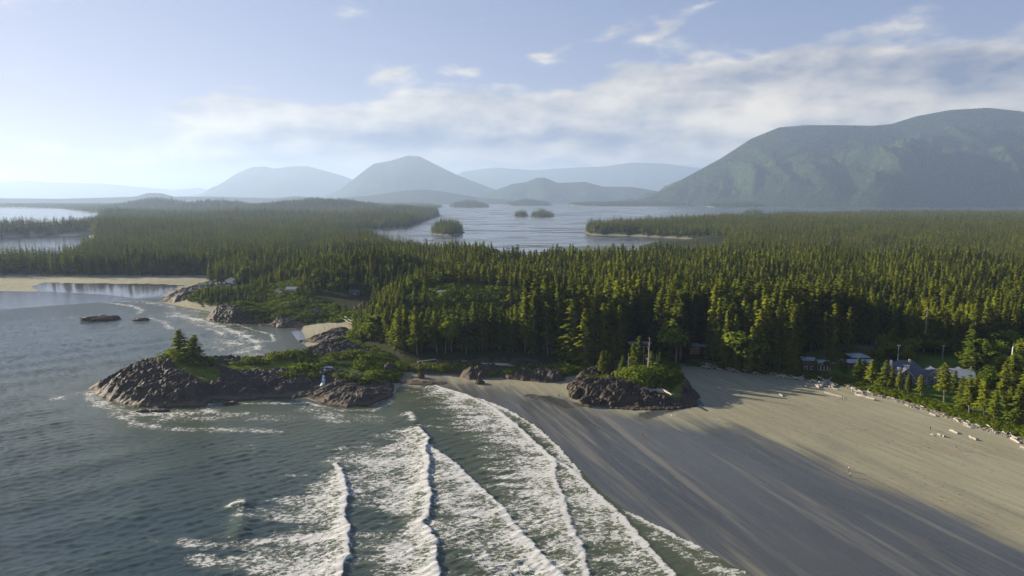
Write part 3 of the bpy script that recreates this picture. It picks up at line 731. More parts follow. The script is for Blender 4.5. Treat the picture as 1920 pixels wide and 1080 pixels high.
# ------------------------------------------------------------------ rocks
m_rock, t = newmat('dark_shore_rock')
P0 = pos(t); zz = t.node('ShaderNodeSeparateXYZ'); t.l.new(P0, zz.inputs[0])
n1_ = t.noise(P0, .35, 6, .7, .3); n2_ = t.noise(t.mapping(P0, rot=(.4, .3, .5), scale=(1, 3, 1)), .6, 5, .65)
c = t.mix(n1_, (0.019, 0.016, 0.013), (0.078, 0.060, 0.043)); c = t.mix(t.mr(n2_, .55, .7, 0, .6), c, (0.20, 0.150, 0.10))  # tan streaks brightened to carry the warm sunlight on the islet faces
c = t.mix(t.m('MULTIPLY', t.mr(t.m('ADD', zz.outputs[2], t.m('MULTIPLY', n1_, 1.5)), 3.0, 1.6), .42), c, (0.18, 0.125, 0.07))  # tan low band: shore rock tone, with sunlit warmth painted in
c = t.mix(t.mr(t.m('ADD', zz.outputs[2], t.m('MULTIPLY', n2_, .6)), 1.0, .6), c, (0.035, 0.030, 0.024))
gr = t.m('MULTIPLY', t.attr('turf'), 1.0, clamp=True)
gc = t.mix(t.noise(P0, .5, 4, .6), (0.07, 0.11, 0.012), (0.17, 0.19, 0.022)); c = t.mix(gr, c, gc)
b = t.node('ShaderNodeBsdfPrincipled'); t.l.new(c, b.inputs['Base Color']); b.inputs['Roughness'].default_value = .7; b.inputs['Specular IOR Level'].default_value = .22
bp = t.node('ShaderNodeBump'); bp.inputs['Strength'].default_value = 1; bp.inputs['Distance'].default_value = .32
vr = t.node('ShaderNodeTexVoronoi', feature='F1'); t.l.new(t.mapping(P0, rot=(.2, .5, .3), scale=(1, 2, 1.5)), vr.inputs[0]); vr.inputs['Scale'].default_value = .7
t.l.new(t.m('ADD', t.noise(P0, .8, 6, .7), t.m('MULTIPLY', vr.outputs[0], -.5)), bp.inputs['Height']); t.l.new(bp.outputs[0], b.inputs['Normal']); t.l.new(b.outputs[0], t.out.inputs[0])

ROCKS = []   # (polygon, function) for asking the height


def crag(x, y, seed, sc=1.0, ang=.5):
    u, v = x * math.cos(ang) + y * math.sin(ang), -x * math.sin(ang) + y * math.cos(ang)
    a = ridged(u / (22 * sc), v / (7 * sc), 3, seed, .5)
    # broken slabs: cell noise steps
    s_ = 4.2 * sc; qx = u / s_ / 1.8 + .5 * perlin(u / 9, v / 9, seed + 50); qy = v / s_ + .5 * perlin(u / 9, v / 9, seed + 51)
    cell = (_h(np.floor(qx), np.floor(qy), seed + 9) / 4294967296.0 - .5)
    s2 = 1.7 * sc; qx2 = u / s2 / 1.5 + .4 * perlin(u / 3, v / 3, seed + 52); qy2 = v / s2 + .4 * perlin(u / 3, v / 3, seed + 53)
    cell2 = (_h(np.floor(qx2), np.floor(qy2), seed + 19) / 4294967296.0 - .5)
    fr = qy - np.floor(qy)
    return .8 * a + 1.1 * cell + .5 * cell2 + .7 * (fr - .5) + .5 * fbm(x / 2.5, y / 2.5, 3, seed + 30)


def rockfield(name, pts, ctrl, res, seed, label, edge=5.0, relief=1.0, sc=1.0, ang=.5, turf=(), kind='structure', cat=None, zmin=-1.2, p=2.2):
    Pg = poly(pts); x0, y0 = Pg.min(0) - 6; x1, y1 = Pg.max(0) + 6
    cw = np.array([(*at(a, b_, z), z) for a, b_, z in ctrl])
    def hf(x, y, rl=relief):
        s_ = sdist(x, y, Pg) + 1.3 * fbm(x / 7, y / 7, 3, seed + 77)
        wsum = 0; hs = 0
        for cx, cy, cz in cw:
            q = 1 / (((x - cx) ** 2 + (y - cy) ** 2) ** (p / 2) + 9); wsum = wsum + q; hs = hs + q * cz
        h = hs / wsum; e = 1 - np.exp(-np.maximum(s_, 0) / edge)
        z = h * e + rl * crag(x, y, seed, sc, ang) * ss(0, 5, s_) * np.clip(h / 5, .45, 1.3)
        return np.where(s_ > 0, np.maximum(z, -.6 + 0 * z), np.maximum(s_ * .8, -3) - .3)
    nx, ny = int((x1 - x0) / res), int((y1 - y0) / res)
    X, Y = np.meshgrid(np.linspace(x0, x1, nx), np.linspace(y0, y1, ny)); x, y = X.ravel(), Y.ravel()
    x = x + res * .8 * perlin(x / 1.3, y / 1.3, seed + 3); y = y + res * .8 * perlin(x / 1.3, y / 1.3, seed + 4)
    z = hf(x, y); tf = np.zeros_like(x)
    for (tpts, tz) in turf:
        tf = np.maximum(tf, ss(-1.2, 1.2, sdist(x, y, poly(tpts, tz)) + 1.6 * fbm(x / 5, y / 5, 3, seed + 8)))
    if len(turf): z = z * (1 - .9 * tf) + .9 * tf * (hf(x, y, 0.12) + .25)
    fc = grid_faces(ny, nx); keep = (z[fc] > zmin).any(1); fc = fc[keep]
    used = np.unique(fc); rm = np.full(len(x), -1); rm[used] = np.arange(len(used)); fc = rm[fc]
    me_ = mesh_np(name, np.stack([x, y, z], 1)[used], fc, [m_rock], False, dict(turf=tf[used]))
    o = tag(link(bpy.data.objects.new(name, me_)), label, cat, kind=kind)
    ROCKS.append((Pg, hf)); return hf


TURF1 = [([(400, 690), (430, 684), (480, 678), (540, 672), (560, 674), (560, 684), (520, 688), (470, 690), (420, 694)], 7), ([(310, 688), (400, 688), (420, 700), (380, 706), (330, 698)], 8.5),
         ([(585, 674), (620, 664), (720, 658), (730, 688), (700, 694), (640, 688), (600, 686)], 6), ([(560, 670), (600, 672), (600, 688), (560, 690)], 7)]
HF1 = rockfield('rocky_headland', HEAD_S + HEAD_N + [(640, 645), (720, 660), (760, 690), (745, 712)],
                [(180, 728, 1.3), (200, 708, 4.2), (235, 693, 7.6), (285, 677, 10.9), (330, 675, 12.2), (370, 679, 10.9), (400, 687, 7.6), (430, 683, 6.7), (480, 676, 6.7), (540, 671, 7.6), (600, 675, 6.7), (660, 671, 5.0), (710, 683, 4.2),
                 (250, 738, 4.6), (320, 718, 7.6), (300, 748, 3.8), (380, 723, 6.7), (450, 713, 5.5), (520, 708, 5.5), (560, 715, 4.2), (605, 703, 4.6), (650, 708, 4.2), (700, 705, 2.5), (350, 752, 2.1), (440, 738, 2.5), (500, 735, 2.1), (560, 735, 1.7), (590, 742, 0.7),
                 (640, 738, 4.2), (680, 741, 4.6), (715, 738, 2.1), (620, 748, 2.2), (740, 722, 0.7), (610, 722, 1.3), (690, 722, 1.3), (740, 706, 1.8)], .5, 7, 'dark craggy headland running out into the surf', 5.5, 1.5, 1.7, .85, TURF1)
HF2 = rockfield('rocky_point', [(380, 600), (430, 606), (500, 603), (520, 614), (560, 614), (620, 604), (680, 598), (695, 590), (640, 585), (520, 584), (450, 587), (408, 590)],
                [(390, 594, 3), (415, 577, 9), (440, 572, 10), (470, 580, 9), (520, 585, 6), (580, 590, 5), (640, 590, 5), (500, 598, 2.5), (560, 606, 1.8), (620, 598, 2.5), (560, 570, 9), (640, 565, 9)], .9, 17, 'grey rocky point beside the small cove', 4, 1.3, 1.5, .2, [([(430, 572), (470, 566), (540, 575), (560, 582), (480, 580)], 9)])
HF3 = rockfield('rocky_point', [(298, 566), (350, 570), (420, 570), (470, 569), (470, 548), (400, 538), (350, 548), (320, 557)],
                [(310, 562, 2), (345, 550, 8), (385, 540, 13), (430, 545, 13), (460, 550, 12), (380, 562, 3), (430, 564, 4)], 1.1, 27, 'dark rocky point below the white house', 5, 1.2, 1.6, .1, [([(360, 545), (400, 534), (460, 545), (440, 556), (380, 553)], 10)])
HF4 = rockfield('rock_spur', [(560, 640), (600, 632), (640, 618), (660, 622), (660, 650), (620, 668), (580, 662), (600, 645)], [(590, 640, 1.5), (630, 624, 4), (610, 648, 5), (640, 640, 7)], .7, 37, 'layered rock spur at the edge of the cove', 3, 1.2, 1.2, .7)
HF5 = rockfield('rocky_islet', [(1065, 733), (1072, 748), (1100, 758), (1140, 767), (1200, 771), (1260, 771), (1300, 763), (1320, 753), (1300, 738), (1280, 716), (1250, 700), (1180, 694), (1120, 697), (1082, 712)],
                [(1075, 738, 3), (1100, 718, 7.5), (1120, 712, 8), (1135, 735, 3.2), (1165, 718, 8.5), (1150, 740, 5), (1195, 738, 5.5), (1235, 740, 4.5), (1265, 742, 4), (1200, 700, 11), (1240, 700, 9.5), (1265, 715, 7), (1300, 752, 1.2), (1160, 760, 2), (1210, 764, 1.8), (1260, 762, 1.6), (1100, 752, 2.2), (1290, 742, 2.5), (1142, 716, 3)], .36, 47,
                'rocky tree topped islet standing on the beach', 1.6, 1.25, .55, .7, [([(1190, 690), (1250, 690), (1285, 715), (1270, 735), (1200, 725), (1170, 715)], 7), ([(1100, 700), (1140, 695), (1135, 708), (1110, 712)], 6)])
HF6 = rockfield('shore_rocks', [(735, 700), (790, 704), (850, 706), (880, 714), (930, 712), (960, 716), (1010, 722), (1060, 722), (1068, 712), (1070, 690), (960, 684), (840, 684), (760, 688)],
                [(800, 697, 4), (870, 690, 7), (890, 702, 4), (940, 700, 3), (985, 702, 6), (1000, 715, 2.5), (1040, 700, 5), (850, 700, 2), (760, 694, 3), (920, 690, 6), (1030, 716, 2)], .6, 57, 'dark rocks along the shaded edge of the beach', 2.5, 1.2, 1.1, 1.0)
HF7 = rockfield('low_reef', [(755, 712), (800, 714), (840, 716), (830, 722), (790, 724), (760, 722)], [(770, 717, .9), (810, 718, .8)], .5, 67, 'low stony reef at the water edge', 2, .6, .6, .3)


def zrock(x, y):
    xa, ya = np.array([x], float), np.array([y], float); z = float(height(xa, ya)[0])
    for Pg, hf in ROCKS:
        if sdist(xa, ya, Pg)[0] > 0: z = max(z, float(hf(xa, ya, .3)[0]))
    return z


def boulder(px, py, rx, ry, rz, seed, label, group=None, rot=0.0, base=0.0, name='boulder'):
    bm_ = bmesh.new(); bmesh.ops.create_icosphere(bm_, subdivisions=4, radius=1)
    for v in bm_.verts:
        n_ = v.co.copy(); q = 1 + .22 * float(fbm(np.array([n_.x * 1.3 + seed]), np.array([n_.y * 1.3 + n_.z * 1.7]), 4, seed)[0]); q += .1 * float(ridged(np.array([n_.x * 2.5 + n_.z]), np.array([n_.y * 2.5 + seed]), 3, seed)[0])
        v.co = Vector((n_.x * rx * q, n_.y * ry * q, max(-.3, n_.z * q) * rz))
    me_ = bpy.data.meshes.new(name); bm_.to_mesh(me_); bm_.free(); me_.materials.append(m_rock)
    o = bpy.data.objects.new(name, me_); x, y = at(px, py, base); o.location = (x, y, base); o.rotation_euler.z = rot
    return tag(link(o), label, 'rock', group)


boulder(190, 599, 13, 6, 3.2, 3, 'long low black rock awash in the bay', rot=.15, name='rock')
boulder(264, 600, 6, 3, 1.7, 4, 'small black rock awash right of the long low rock', name='rock')
boulder(729, 699, 4.6, 4, 4.2, 8, 'rounded dark boulder at the grassy end of the beach', base=1)
boulder(789, 707, 1.8, 1.5, 2.2, 9, 'small pointed brown rock on the shaded sand', base=.8)
boulder(300, 771, 4.0, 1.2, 1.0, 10, 'flat black rock in the foam below the headland tip', name='rock')
boulder(268, 772, 2.6, 1.2, 1.1, 14, 'small black rock in the foam left of the flat black rock', name='rock')
ib = random.Random(12)
for i, (px, py, sz_) in enumerate([(1080, 740, 3.4), (1098, 752, 2.6), (1074, 728, 2.6), (1124, 759, 3.0), (1150, 764, 2.4), (1172, 760, 3.2), (1196, 767, 2.6), (1220, 762, 3.4), (1244, 768, 2.5), (1268, 763, 3.0), (1160, 745, 3.6), (1210, 752, 3.4), (1290, 764, 2.2), (1110, 738, 3.2), (1240, 753, 3.0), (1135, 748, 2.6)]):
    boulder(px, py, sz_, sz_ * ib.uniform(.7, 1), sz_ * ib.uniform(.7, 1.1), 20 + i, 'brown boulder in the jumble at the foot of the islet', 'boulders at the foot of the islet', rot=ib.random() * 3, base=ib.uniform(.2, 1.0) + (1.8 if py < 756 else 0))
boulder(900, 718, 2.2, 1.6, 1.6, 11, 'low brown rock on sunlit sand before the shaded shore', base=.8)
boulder(432, 757, 3.4, 1.5, 1.1, 12, 'small brown rock at the mouth of the foamy notch', name='rock')

# ------------------------------------------------------------------ where the trees stand
random.seed(3); rng = np.random.default_rng(9)
def cand(D0, D1, sp, azm=44):
    n_ = int((D1 * D1 - D0 * D0) * math.radians(azm) / (sp * sp))
    # jittered square grid
    R = D1 * math.sin(math.radians(azm)); gx1 = np.arange(-R, R, sp); gy1 = np.arange(D0 * math.cos(math.radians(azm)), D1, sp); X, Y = np.meshgrid(gx1, gy1)
    X = X + rng.uniform(-.48, .48, X.shape) * sp; Y = Y + rng.uniform(-.48, .48, Y.shape) * sp; X, Y = X.ravel(), Y.ravel(); D = np.hypot(X, Y)
    k = (D >= D0) & (D < D1) & (np.abs(np.arctan2(X, Y)) < math.radians(azm)); return X[k], Y[k]


CLR2 = [poly([(496, 580), (500, 548), (565, 548), (560, 580)], 8), poly([(1180, 505), (1300, 500), (1350, 490), (1370, 453), (1240, 446), (1190, 450)]), poly([(1172, 692), (1172, 646), (1230, 646), (1236, 692)], 3), poly([(1284, 700), (1280, 655), (1334, 655), (1340, 705)], 3)]
MX, MY = (870 - 960) / F * 478, 478
def place(D0, D1, sp):
    x, y = cand(D0, D1, sp); s_ = land_sd(x, y); f_ = np.minimum(sdist(x, y, FOREST), s_)
    hs = hillsum(x, y) * ss(0, 18, s_); onrock = np.zeros(len(x), bool)
    for Pg, hf in ROCKS: onrock |= sdist(x, y, Pg) > -1
    k = ((f_ > 1.0) | ((hs > 3.2) & (x < -20) & (np.hypot(x, y) < 800))) & ~onrock & (s_ > 4) & (sdist(x, y, CLR2[0]) < 0) & (sdist(x, y, CLR2[1]) < 0) & (sdist(x, y, CLR2[2]) < 0) & (sdist(x, y, CLR2[3]) < 0) & (sdist(x, y, CLEAR) < 1); x, y, s_, f_ = x[k], y[k], s_[k], f_[k]
    z = height(x, y, s_, f_)
    hn = fbm(x / 60, y / 60, 3, 15)
    h = 21 + 5.5 * hn + rng.normal(0, 3.0, len(x)) + 5 * (1 - ss(380, 470, np.hypot(x, y))); h = np.where(rng.random(len(x)) < .06, h * 1.22, h)
    xl = (x < at(725, 690)[0]) & (np.hypot(x, y) < 700)
    h = np.where(xl, h * (.33 + .5 * ss(2, 45, f_)), h)
    h = np.where((np.hypot(x, y) < 480) & (x > -60) & (x < 230), h * 1.12, h)
    q = ((x - MX) / 42) ** 2 + ((y - MY + 6) / 24) ** 2
    h = np.where(q < 1, rng.uniform(4, 7, len(x)), h); mound = q < 1
    kn = (((x + 122) / 70) ** 2 + ((y - 610) / 45) ** 2) < 1.4; h = np.where(kn, h * .62, h)
    pxx = 960 + F * x / np.hypot(x, y) * 1.0; DD = np.hypot(x, y)
    cap = (pxx > 730) & (pxx < 985) & (DD > 365) & (DD < 452); h = np.where(cap, np.minimum(h, np.maximum(88 - .158 * DD - z, 6) * rng.uniform(.62, 1.22, len(x))), h)
    near_edge = (f_ < 9) & ~xl; h = np.where(near_edge & (rng.random(len(x)) < .6), h * rng.uniform(.35, .8, len(x)), h)
    return x, y, z, np.clip(h, 3.5, 44), mound


xn, yn, zn, hn_, mound = place(250, 950, 4.9)
kn_ = rng.integers(0, 6, len(xn)); kn_ = np.where(rng.random(len(xn)) < .028, 6, kn_); hn_ = np.where(kn_ == 6, hn_ * .8, hn_); kn_ = np.where((rng.random(len(xn)) < .07) & (hn_ < 26), 10 + rng.integers(0, 3, len(xn)), kn_); kn_ = np.where(mound, 7 + rng.integers(0, 3, len(xn)), kn_)
wn = (5 + hn_ * .8) * rng.uniform(.62, 1.05, len(xn)); wn = np.where(np.hypot(xn, yn) < 450, wn * 1.28, wn); wn = np.where(hn_ < 14, hn_ * 1.35, wn); wn = np.where(mound, hn_ * 1.1, wn)
# which of the near trees show largest: a coarse visibility count
def project(x, y, z):
    dz = z - CAMH; fw = y * CP - dz * SP; up_ = y * SP + dz * CP; return 960 + F * x / fw, 540 - F * up_ / fw
bx0, by0 = project(xn, yn, zn); tx0, ty0 = project(xn, yn, zn + hn_)
buf = np.zeros((270, 480), bool); score = np.zeros(len(xn))
for i in np.argsort(yn):
    if bx0[i] < 0 or bx0[i] > 1919: continue
    hp = (by0[i] - ty0[i]) / 4; cx = bx0[i] / 4; yt, yb = int(ty0[i] / 4), int(by0[i] / 4); c_ = 0
    for r_ in range(max(0, yt), min(269, yb) + 1):
        hw = max(.5, hp * .17 * (r_ - yt + .5) / hp); a_, b_ = max(0, int(cx - hw)), min(480, int(cx + hw) + 1); sl_ = buf[r_, a_:b_]; c_ += (~sl_).sum(); sl_[:] = True
    score[i] = c_
ind = [i for i in np.argsort(-score)[:270] if kn_[i] < 7 or kn_[i] > 9]
mask = np.ones(len(xn), bool); mask[ind] = False
rot = rng.uniform(0, 6.28, len(xn))
joined_set = [k[2] for k in KIND] + [SNAGM] + [k[2] for k in SHRUB] + [k[2] for k in BROAD]
scatter('forest', np.stack([xn, yn, zn], 1)[mask], hn_[mask], rot[mask], kn_[mask], joined_set, 'dense spruce forest behind the beach', wn[mask])


def tree(x, y, z, h, k, rz, label, group=None, wmul=1.0, name='spruce_tree', cat='tree'):
    r_ = bpy.data.objects.new(name, None); r_.empty_display_size = .5; r_.location = (x, y, z); r_.rotation_euler.z = rz; r_.scale = (h * wmul, h * wmul, h); link(r_)
    if k == 6:
        link(bpy.data.objects.new('trunk', SNAGM), r_)
    else:
        pair = KIND[k] if k < 6 else (SHRUB[k - 7] if k < 10 else BROAD[k - 10])
        link(bpy.data.objects.new('trunk', pair[0]), r_); link(bpy.data.objects.new('crown', pair[1]), r_)
    return tag(r_, label, cat, group)


ZONES = [(400, 'behind the far left beach', 'hazy dark spruce'), (470, 'beside the white house on the far point', 'dark spruce'), (560, 'around the cream house on the far slope', 'dark spruce'), (640, 'on the slope behind the driftwood cove', 'dark spruce'),
         (725, 'on the slope above the grassy headland', 'wind cut spruce'), (800, 'above the rounded boulder at the beach end', 'tall shaded spruce'), (870, 'above the long blue grey log in the shade', 'tall shaded spruce'), (960, 'above the shaded pile of long pale logs', 'tall shaded spruce'),
         (1070, 'above the right end of the dark shore rocks', 'tall shaded spruce'), (1160, 'behind the left rock of the islet', 'tall spruce'), (1240, 'by the cabin with the long flat roof', 'tall spruce'), (1340, 'by the small timber cabin behind the beach', 'tall spruce'),
         (1420, 'above the left half of the strand line', 'tall spruce'), (1500, 'above the right half of the strand line', 'tall spruce'), (1600, 'behind the flat roofed house', 'spruce'), (1700, 'behind the road and the white car', 'spruce'),
         (1800, 'in the forest behind the lodge', 'spruce'), (9999, 'beyond the white camper van', 'spruce')]
for i in ind:
    X = bx0[i]; snagq = kn_[i] == 6
    for lim, where, kind in ZONES:
        if X < lim: break
    lb, g = kind + ' ' + where, kind.split()[-1] + ' trees ' + where
    if snagq: lb = 'bare grey dead tree ' + where; g = 'dead trees ' + where
    elif kn_[i] >= 10: lb = 'round crowned tree ' + where; g = 'round trees ' + where
    tree(xn[i], yn[i], zn[i], hn_[i], int(kn_[i]), rot[i], lb, g, wn[i] / hn_[i], 'dead_tree' if snagq else ('broadleaf_tree' if kn_[i] >= 10 else 'spruce_tree'))

for nm, D0, D1, sp, ws, lb in (('forest', 950, 2000, 7.0, 1.0, 'spruce forest round the inlet'), ('forest', 2000, 4600, 14, 1.55, 'distant forest'), ('forest', 4600, 9300, 26, 2.6, 'farthest forest below the mountains')):
    x, y, z, h, mo = place(D0, D1, sp)
    h = h * (1.08 if D0 > 1500 else 1.0)
    scatter(nm, np.stack([x, y, z], 1), h, rng.uniform(0, 6.28, len(x)), rng.integers(0, 4, len(x)), FARK, lb, h * ws * .8)
# islands are bordered right to the shore by the rule s_>4 above; the mountain carries its own forest
gX, gY, gZ = big_m
nr, nc = gX.shape
n_m = 75000
u, v = rng.uniform(0, nr * .72 - 2, n_m), rng.uniform(0, nc - 2, n_m); iu, iv = u.astype(int), v.astype(int); fu, fv = u - iu, v - iv
def bil(G): return (G[iu, iv] * (1 - fv) + G[iu, iv + 1] * fv) * (1 - fu) + (G[iu + 1, iv] * (1 - fv) + G[iu + 1, iv + 1] * fv) * fu
x, y, z = bil(gX), bil(gY), bil(gZ); k = (z > 0) & (np.abs(np.arctan2(x, y)) < math.radians(41))
x, y, z = x[k], y[k], z[k]; h = rng.uniform(17, 30, len(x))
scatter('mountain_forest', np.stack([x, y, z - 4], 1), h, rng.uniform(0, 6.28, len(x)), rng.integers(0, 4, len(x)), FARK, 'forest covering the big mountain', h * 1.7)

# ------------------------------------------------------------------ single trees
def ground_at(px, py, z=5.0):
    """where the sight line through (px, py) meets the land"""
    for i in range(14):
        x, y = at(px, py, z); z = .5 * z + .5 * zrock(x, y)
    x, y = at(px, py, z); return x, y, zrock(x, y)


TREE_AT = lambda px, py, zz=None: (lambda a: (a[0], a[1], zrock(*a)))(at(px, py, 3 if zz is None else zz))
def tree_px(px, py, hpx, k, label, zz=3.0, wmul=1.0, group=None, name='spruce_tree', cat='tree', rz=None):
    x, y, z = ground_at(px, py, zz); z -= .1; D = math.hypot(x, y); h = hpx / F * D * 1.03
    return tree(x, y, z, h, k, random.uniform(0, 6.28) if rz is None else rz, label, group, wmul, name, cat)


BT = [(1555, 705, 56, 5, 1.5, 'broad dark spruce right of the flat roofed house by the driftwood'), (1609, 716, 42, 2, 1.9, 'spruce with a bare pale trunk before the pale hipped roof'), (1622, 718, 40, 5, 1.7, 'left one of a pair of spruces before the low pale roofs'),
      (1634, 722, 44, 2, 1.9, 'right one of a pair of spruces before the low pale roofs'), (1660, 727, 47, 0, 1.6, 'spruce at the left corner of the grey lodge'), (1671, 730, 40, 2, 1.5, 'short spruce before the lit gable of the lodge'),
      (1684, 736, 40, 5, 1.5, 'spruce on the lawn before the lodge windows'), (1702, 740, 35, 2, 1.7, 'low spruce on the lawn before the middle of the lodge'), (1726, 747, 40, 3, 1.5, 'leaning spruce at the shrub edge before the lodge'),
      (1770, 754, 64, 3, 1.8, 'tall open spruce before the right end of the lodge'), (1801, 769, 54, 0, 1.6, 'spruce on the lawn left of the twin trunks'), (1818, 777, 64, 5, 1.5, 'left of the twin trunked spruces on the lawn'),
      (1825, 775, 60, 2, 1.4, 'right of the twin trunked spruces on the lawn'), (1846, 783, 62, 5, 1.7, 'wide dark spruce on the bright lawn'), (1864, 790, 50, 2, 1.6, 'short bushy spruce near the stony bank'),
      (1891, 792, 56, 5, 1.6, 'spruce with a leaning trunk on the lawn'), (1907, 796, 62, 0, 1.4, 'spruce beside the last lawn at the picture edge'), (1915, 795, 90, 1, 1.2, 'tall thin spruce at the right picture edge'),
      (1822, 712, 86, 3, 1.5, 'very tall spruce with a bare top right of the lodge'), (1829, 714, 66, 1, 1.4, 'tall spruce right behind the very tall bare topped one'), (1845, 716, 60, 5, 1.4, 'bushy spruce between the very tall spruce and the white post'),
      (1478, 690, 70, 2, 1.2, 'spruce with light tips above the driftwood tangle'), (1492, 700, 52, 0, 1.6, 'full skirted spruce at the end of the driftwood tangle'), (1582, 707, 40, 2, 1.5, 'small dark spruce between the flat and the hipped roofs'),
      (1648, 712, 30, 5, 1.5, 'small spruce behind the lodge lawn'), (1528, 702, 30, 2, 1.2, 'small young spruce before the flat roofed house'), (1545, 668, 78, 1, 1.1, 'tall narrow spruce behind the flat roofed house'),
      (1562, 668, 90, 4, 1.2, 'tallest narrow spruce behind the flat roofed house'), (1590, 668, 84, 0, 1.1, 'tall spruce left of the parked white car'), (1668, 666, 46, 3, 1.6, 'open topped tree behind the lodge mast'),
      (1788, 740, 40, 2, 1.5, 'spruce in the shade at the right end of the lodge'), (1880, 750, 60, 0, 1.5, 'dark spruce behind the bright lawn'), (1900, 745, 70, 5, 1.4, 'dark spruce behind the lawn near the picture edge')]
for px, py, hp, k, wm, lb in BT: tree_px(px, py, hp, {2: 1, 5: 3, 0: 5, 3: 3, 1: 1, 4: 4}[k], lb, wmul=wm * .92)
# broad leaved trees behind the lodge
for i in range(46):
    px = random.uniform(1690, 1925); py = random.uniform(648, 690) + (px - 1700) * .06
    if 1845 < px < 1900 and py < 655: continue
    if i < 12: px, py = random.uniform(1640, 1700), random.uniform(664, 680)
    tree_px(px, py, random.uniform(24, 40), 10 + i % 3, 'dark round crowned tree in the thicket behind the lodge', wmul=random.uniform(1.0, 1.5), group='round trees behind the lodge', name='broadleaf_tree')
for i in range(14):
    px = random.uniform(1840, 1925); py = random.uniform(715, 745)
    tree_px(px, py, random.uniform(24, 40), 10 + i % 3, 'dark round crowned tree in the shade above the bright lawn', wmul=1.2, group='round trees above the lawn', name='broadleaf_tree')
# islet
IT = [(1130, 702, 40, 1, .8, 'left of the three thin spruces on the left rock of the islet'), (1137, 703, 42, 4, .8, 'middle of the three thin spruces on the left rock of the islet'), (1145, 703, 36, 1, .9, 'right of the three thin spruces on the left rock of the islet'),
      (1178, 706, 40, 6, 1.0, 'white dead snag at the left of the islet shrubs'), (1187, 696, 48, 4, .8, 'thin spruce right of the white snag on the islet'), (1199, 696, 60, 1, .8, 'tallest thin spruce in the middle of the islet'),
      (1206, 697, 44, 6, 1.0, 'thin grey snag beside the tallest islet spruce'), (1216, 702, 62, 6, 1.1, 'tall bare snag right of the tallest islet spruce'), (1221, 700, 38, 0, .9, 'bushy spruce at the foot of the tall islet snag'),
      (1230, 696, 30, 6, 1.0, 'short bare snag right of the bushy islet spruce'), (1237, 697, 33, 4, .9, 'rightmost thin spruce on the islet'), (1168, 694, 26, 0, .9, 'short spruce in the dark behind the white snag'), (1247, 700, 20, 2, 1.0, 'small spruce on the right shoulder of the islet')]
for px, py, hp, k, wm, lb in IT: tree_px(px, py, hp * 1.12, k, lb, zz=8, wmul=wm * 1.8, name='dead_tree' if k == 6 else 'spruce_tree')
for i in range(58):
    a, q = random.random() * 6.28, math.sqrt(random.random()); px = 1222 + math.cos(a) * 58 * q; py = 709 + math.sin(a) * 14 * q
    x, y = at(px, py, 7.5); tree(x, y, zrock(x, y) - .4, random.uniform(3.6, 5.8), 7 + i % 3, a, 'wind clipped green shrub covering the top of the islet', 'shrubs on the islet', random.uniform(1.2, 1.8), 'shrub', 'shrub')
for i in range(8):
    px, py = 1104 + i * 5, 703 + random.uniform(-4, 3); x, y = at(px, py, 7); tree(x, y, zrock(x, y) - .3, random.uniform(2, 3), 7 + i % 3, i, 'green shrub on the left rock of the islet', 'shrubs on the left islet rock', 1.4, 'shrub', 'shrub')
# headland
tree_px(340, 676, 54, 2, 'left and fuller of the two spruces on the headland tip', zz=13, wmul=2.3); tree_px(368, 680, 48, 5, 'right and rounder of the two spruces on the headland tip', zz=13, wmul=2.4)
HS = [(318, 684, 5, 1.8), (330, 682, 7, 1.5), (352, 684, 7, 1.5), (345, 688, 4, 2), (382, 690, 3.5, 2), (300, 680, 3, 2.2), (312, 678, 4, 2), (325, 678, 5.5, 1.5), (335, 679, 6, 1.5), (350, 678, 5, 1.6), (360, 682, 4, 1.8), (378, 683, 4, 1.8), (392, 684, 3.6, 1.6), (290, 683, 2, 2), (445, 678, 2.6, 1.8), (462, 676, 3.4, 1.8), (472, 674, 4, 1.7), (483, 674, 3.4, 1.8), (498, 675, 2.8, 2),
      (515, 670, 4, 1.6), (528, 668, 3.4, 1.7), (542, 668, 4, 1.7), (552, 666, 5.2, 1.5), (562, 668, 4.4, 1.7), (572, 672, 3.6, 1.7), (560, 684, 4.6, 1.5), (570, 682, 5.2, 1.4), (580, 684, 4.2, 1.6), (590, 690, 3, 1.8), (550, 692, 3, 1.8), (530, 692, 2.6, 1.8), (600, 676, 2.6, 2), (618, 672, 2.8, 1.8),
      (640, 690, 3, 1.8), (660, 693, 3.4, 1.8), (684, 694, 4, 1.8), (700, 690, 4.5, 1.6), (625, 664, 3.5, 1.6), (650, 660, 4.5, 1.6), (672, 658, 5, 1.6), (590, 664, 2.4, 1.8), (645, 672, 2.2, 2), (690, 664, 5.5, 1.4)]
for px, py, h, wm in HS:
    x, y = at(px, py, 8.5); z = zrock(x, y) - .3; a = px < 400
    tree(x, y, z, h * 1.15, 7 + int(px) % 3, px, 'salt clipped shrub at the foot of the headland spruces' if a else ('rounded green shrub on the grassy neck of the headland' if px < 600 else 'green shrub at the edge of the bright meadow'),
         'shrubs under the headland spruces' if a else ('shrubs on the headland neck' if px < 600 else 'shrubs round the meadow'), wm, 'shrub', 'shrub')

# ------------------------------------------------------------------ low greenery along the beach, grass, stones
def strip_pts(line, n_, lo, hi, z=2.2):
    Lp = poly(line, z); seg = np.linalg.norm(np.diff(Lp, axis=0), axis=1); cum = np.concatenate([[0], np.cumsum(seg)]); u_ = rng.uniform(0, cum[-1], n_)
    x_, y_ = np.interp(u_, cum, Lp[:, 0]), np.interp(u_, cum, Lp[:, 1]); o_ = rng.uniform(lo, hi, n_)
    i_ = np.clip(np.searchsorted(cum, u_) - 1, 0, len(seg) - 1); d_ = np.diff(Lp, axis=0)[i_] / seg[i_, None]
    return x_ - d_[:, 1] * o_ * -1 * -1, y_ + d_[:, 0] * o_


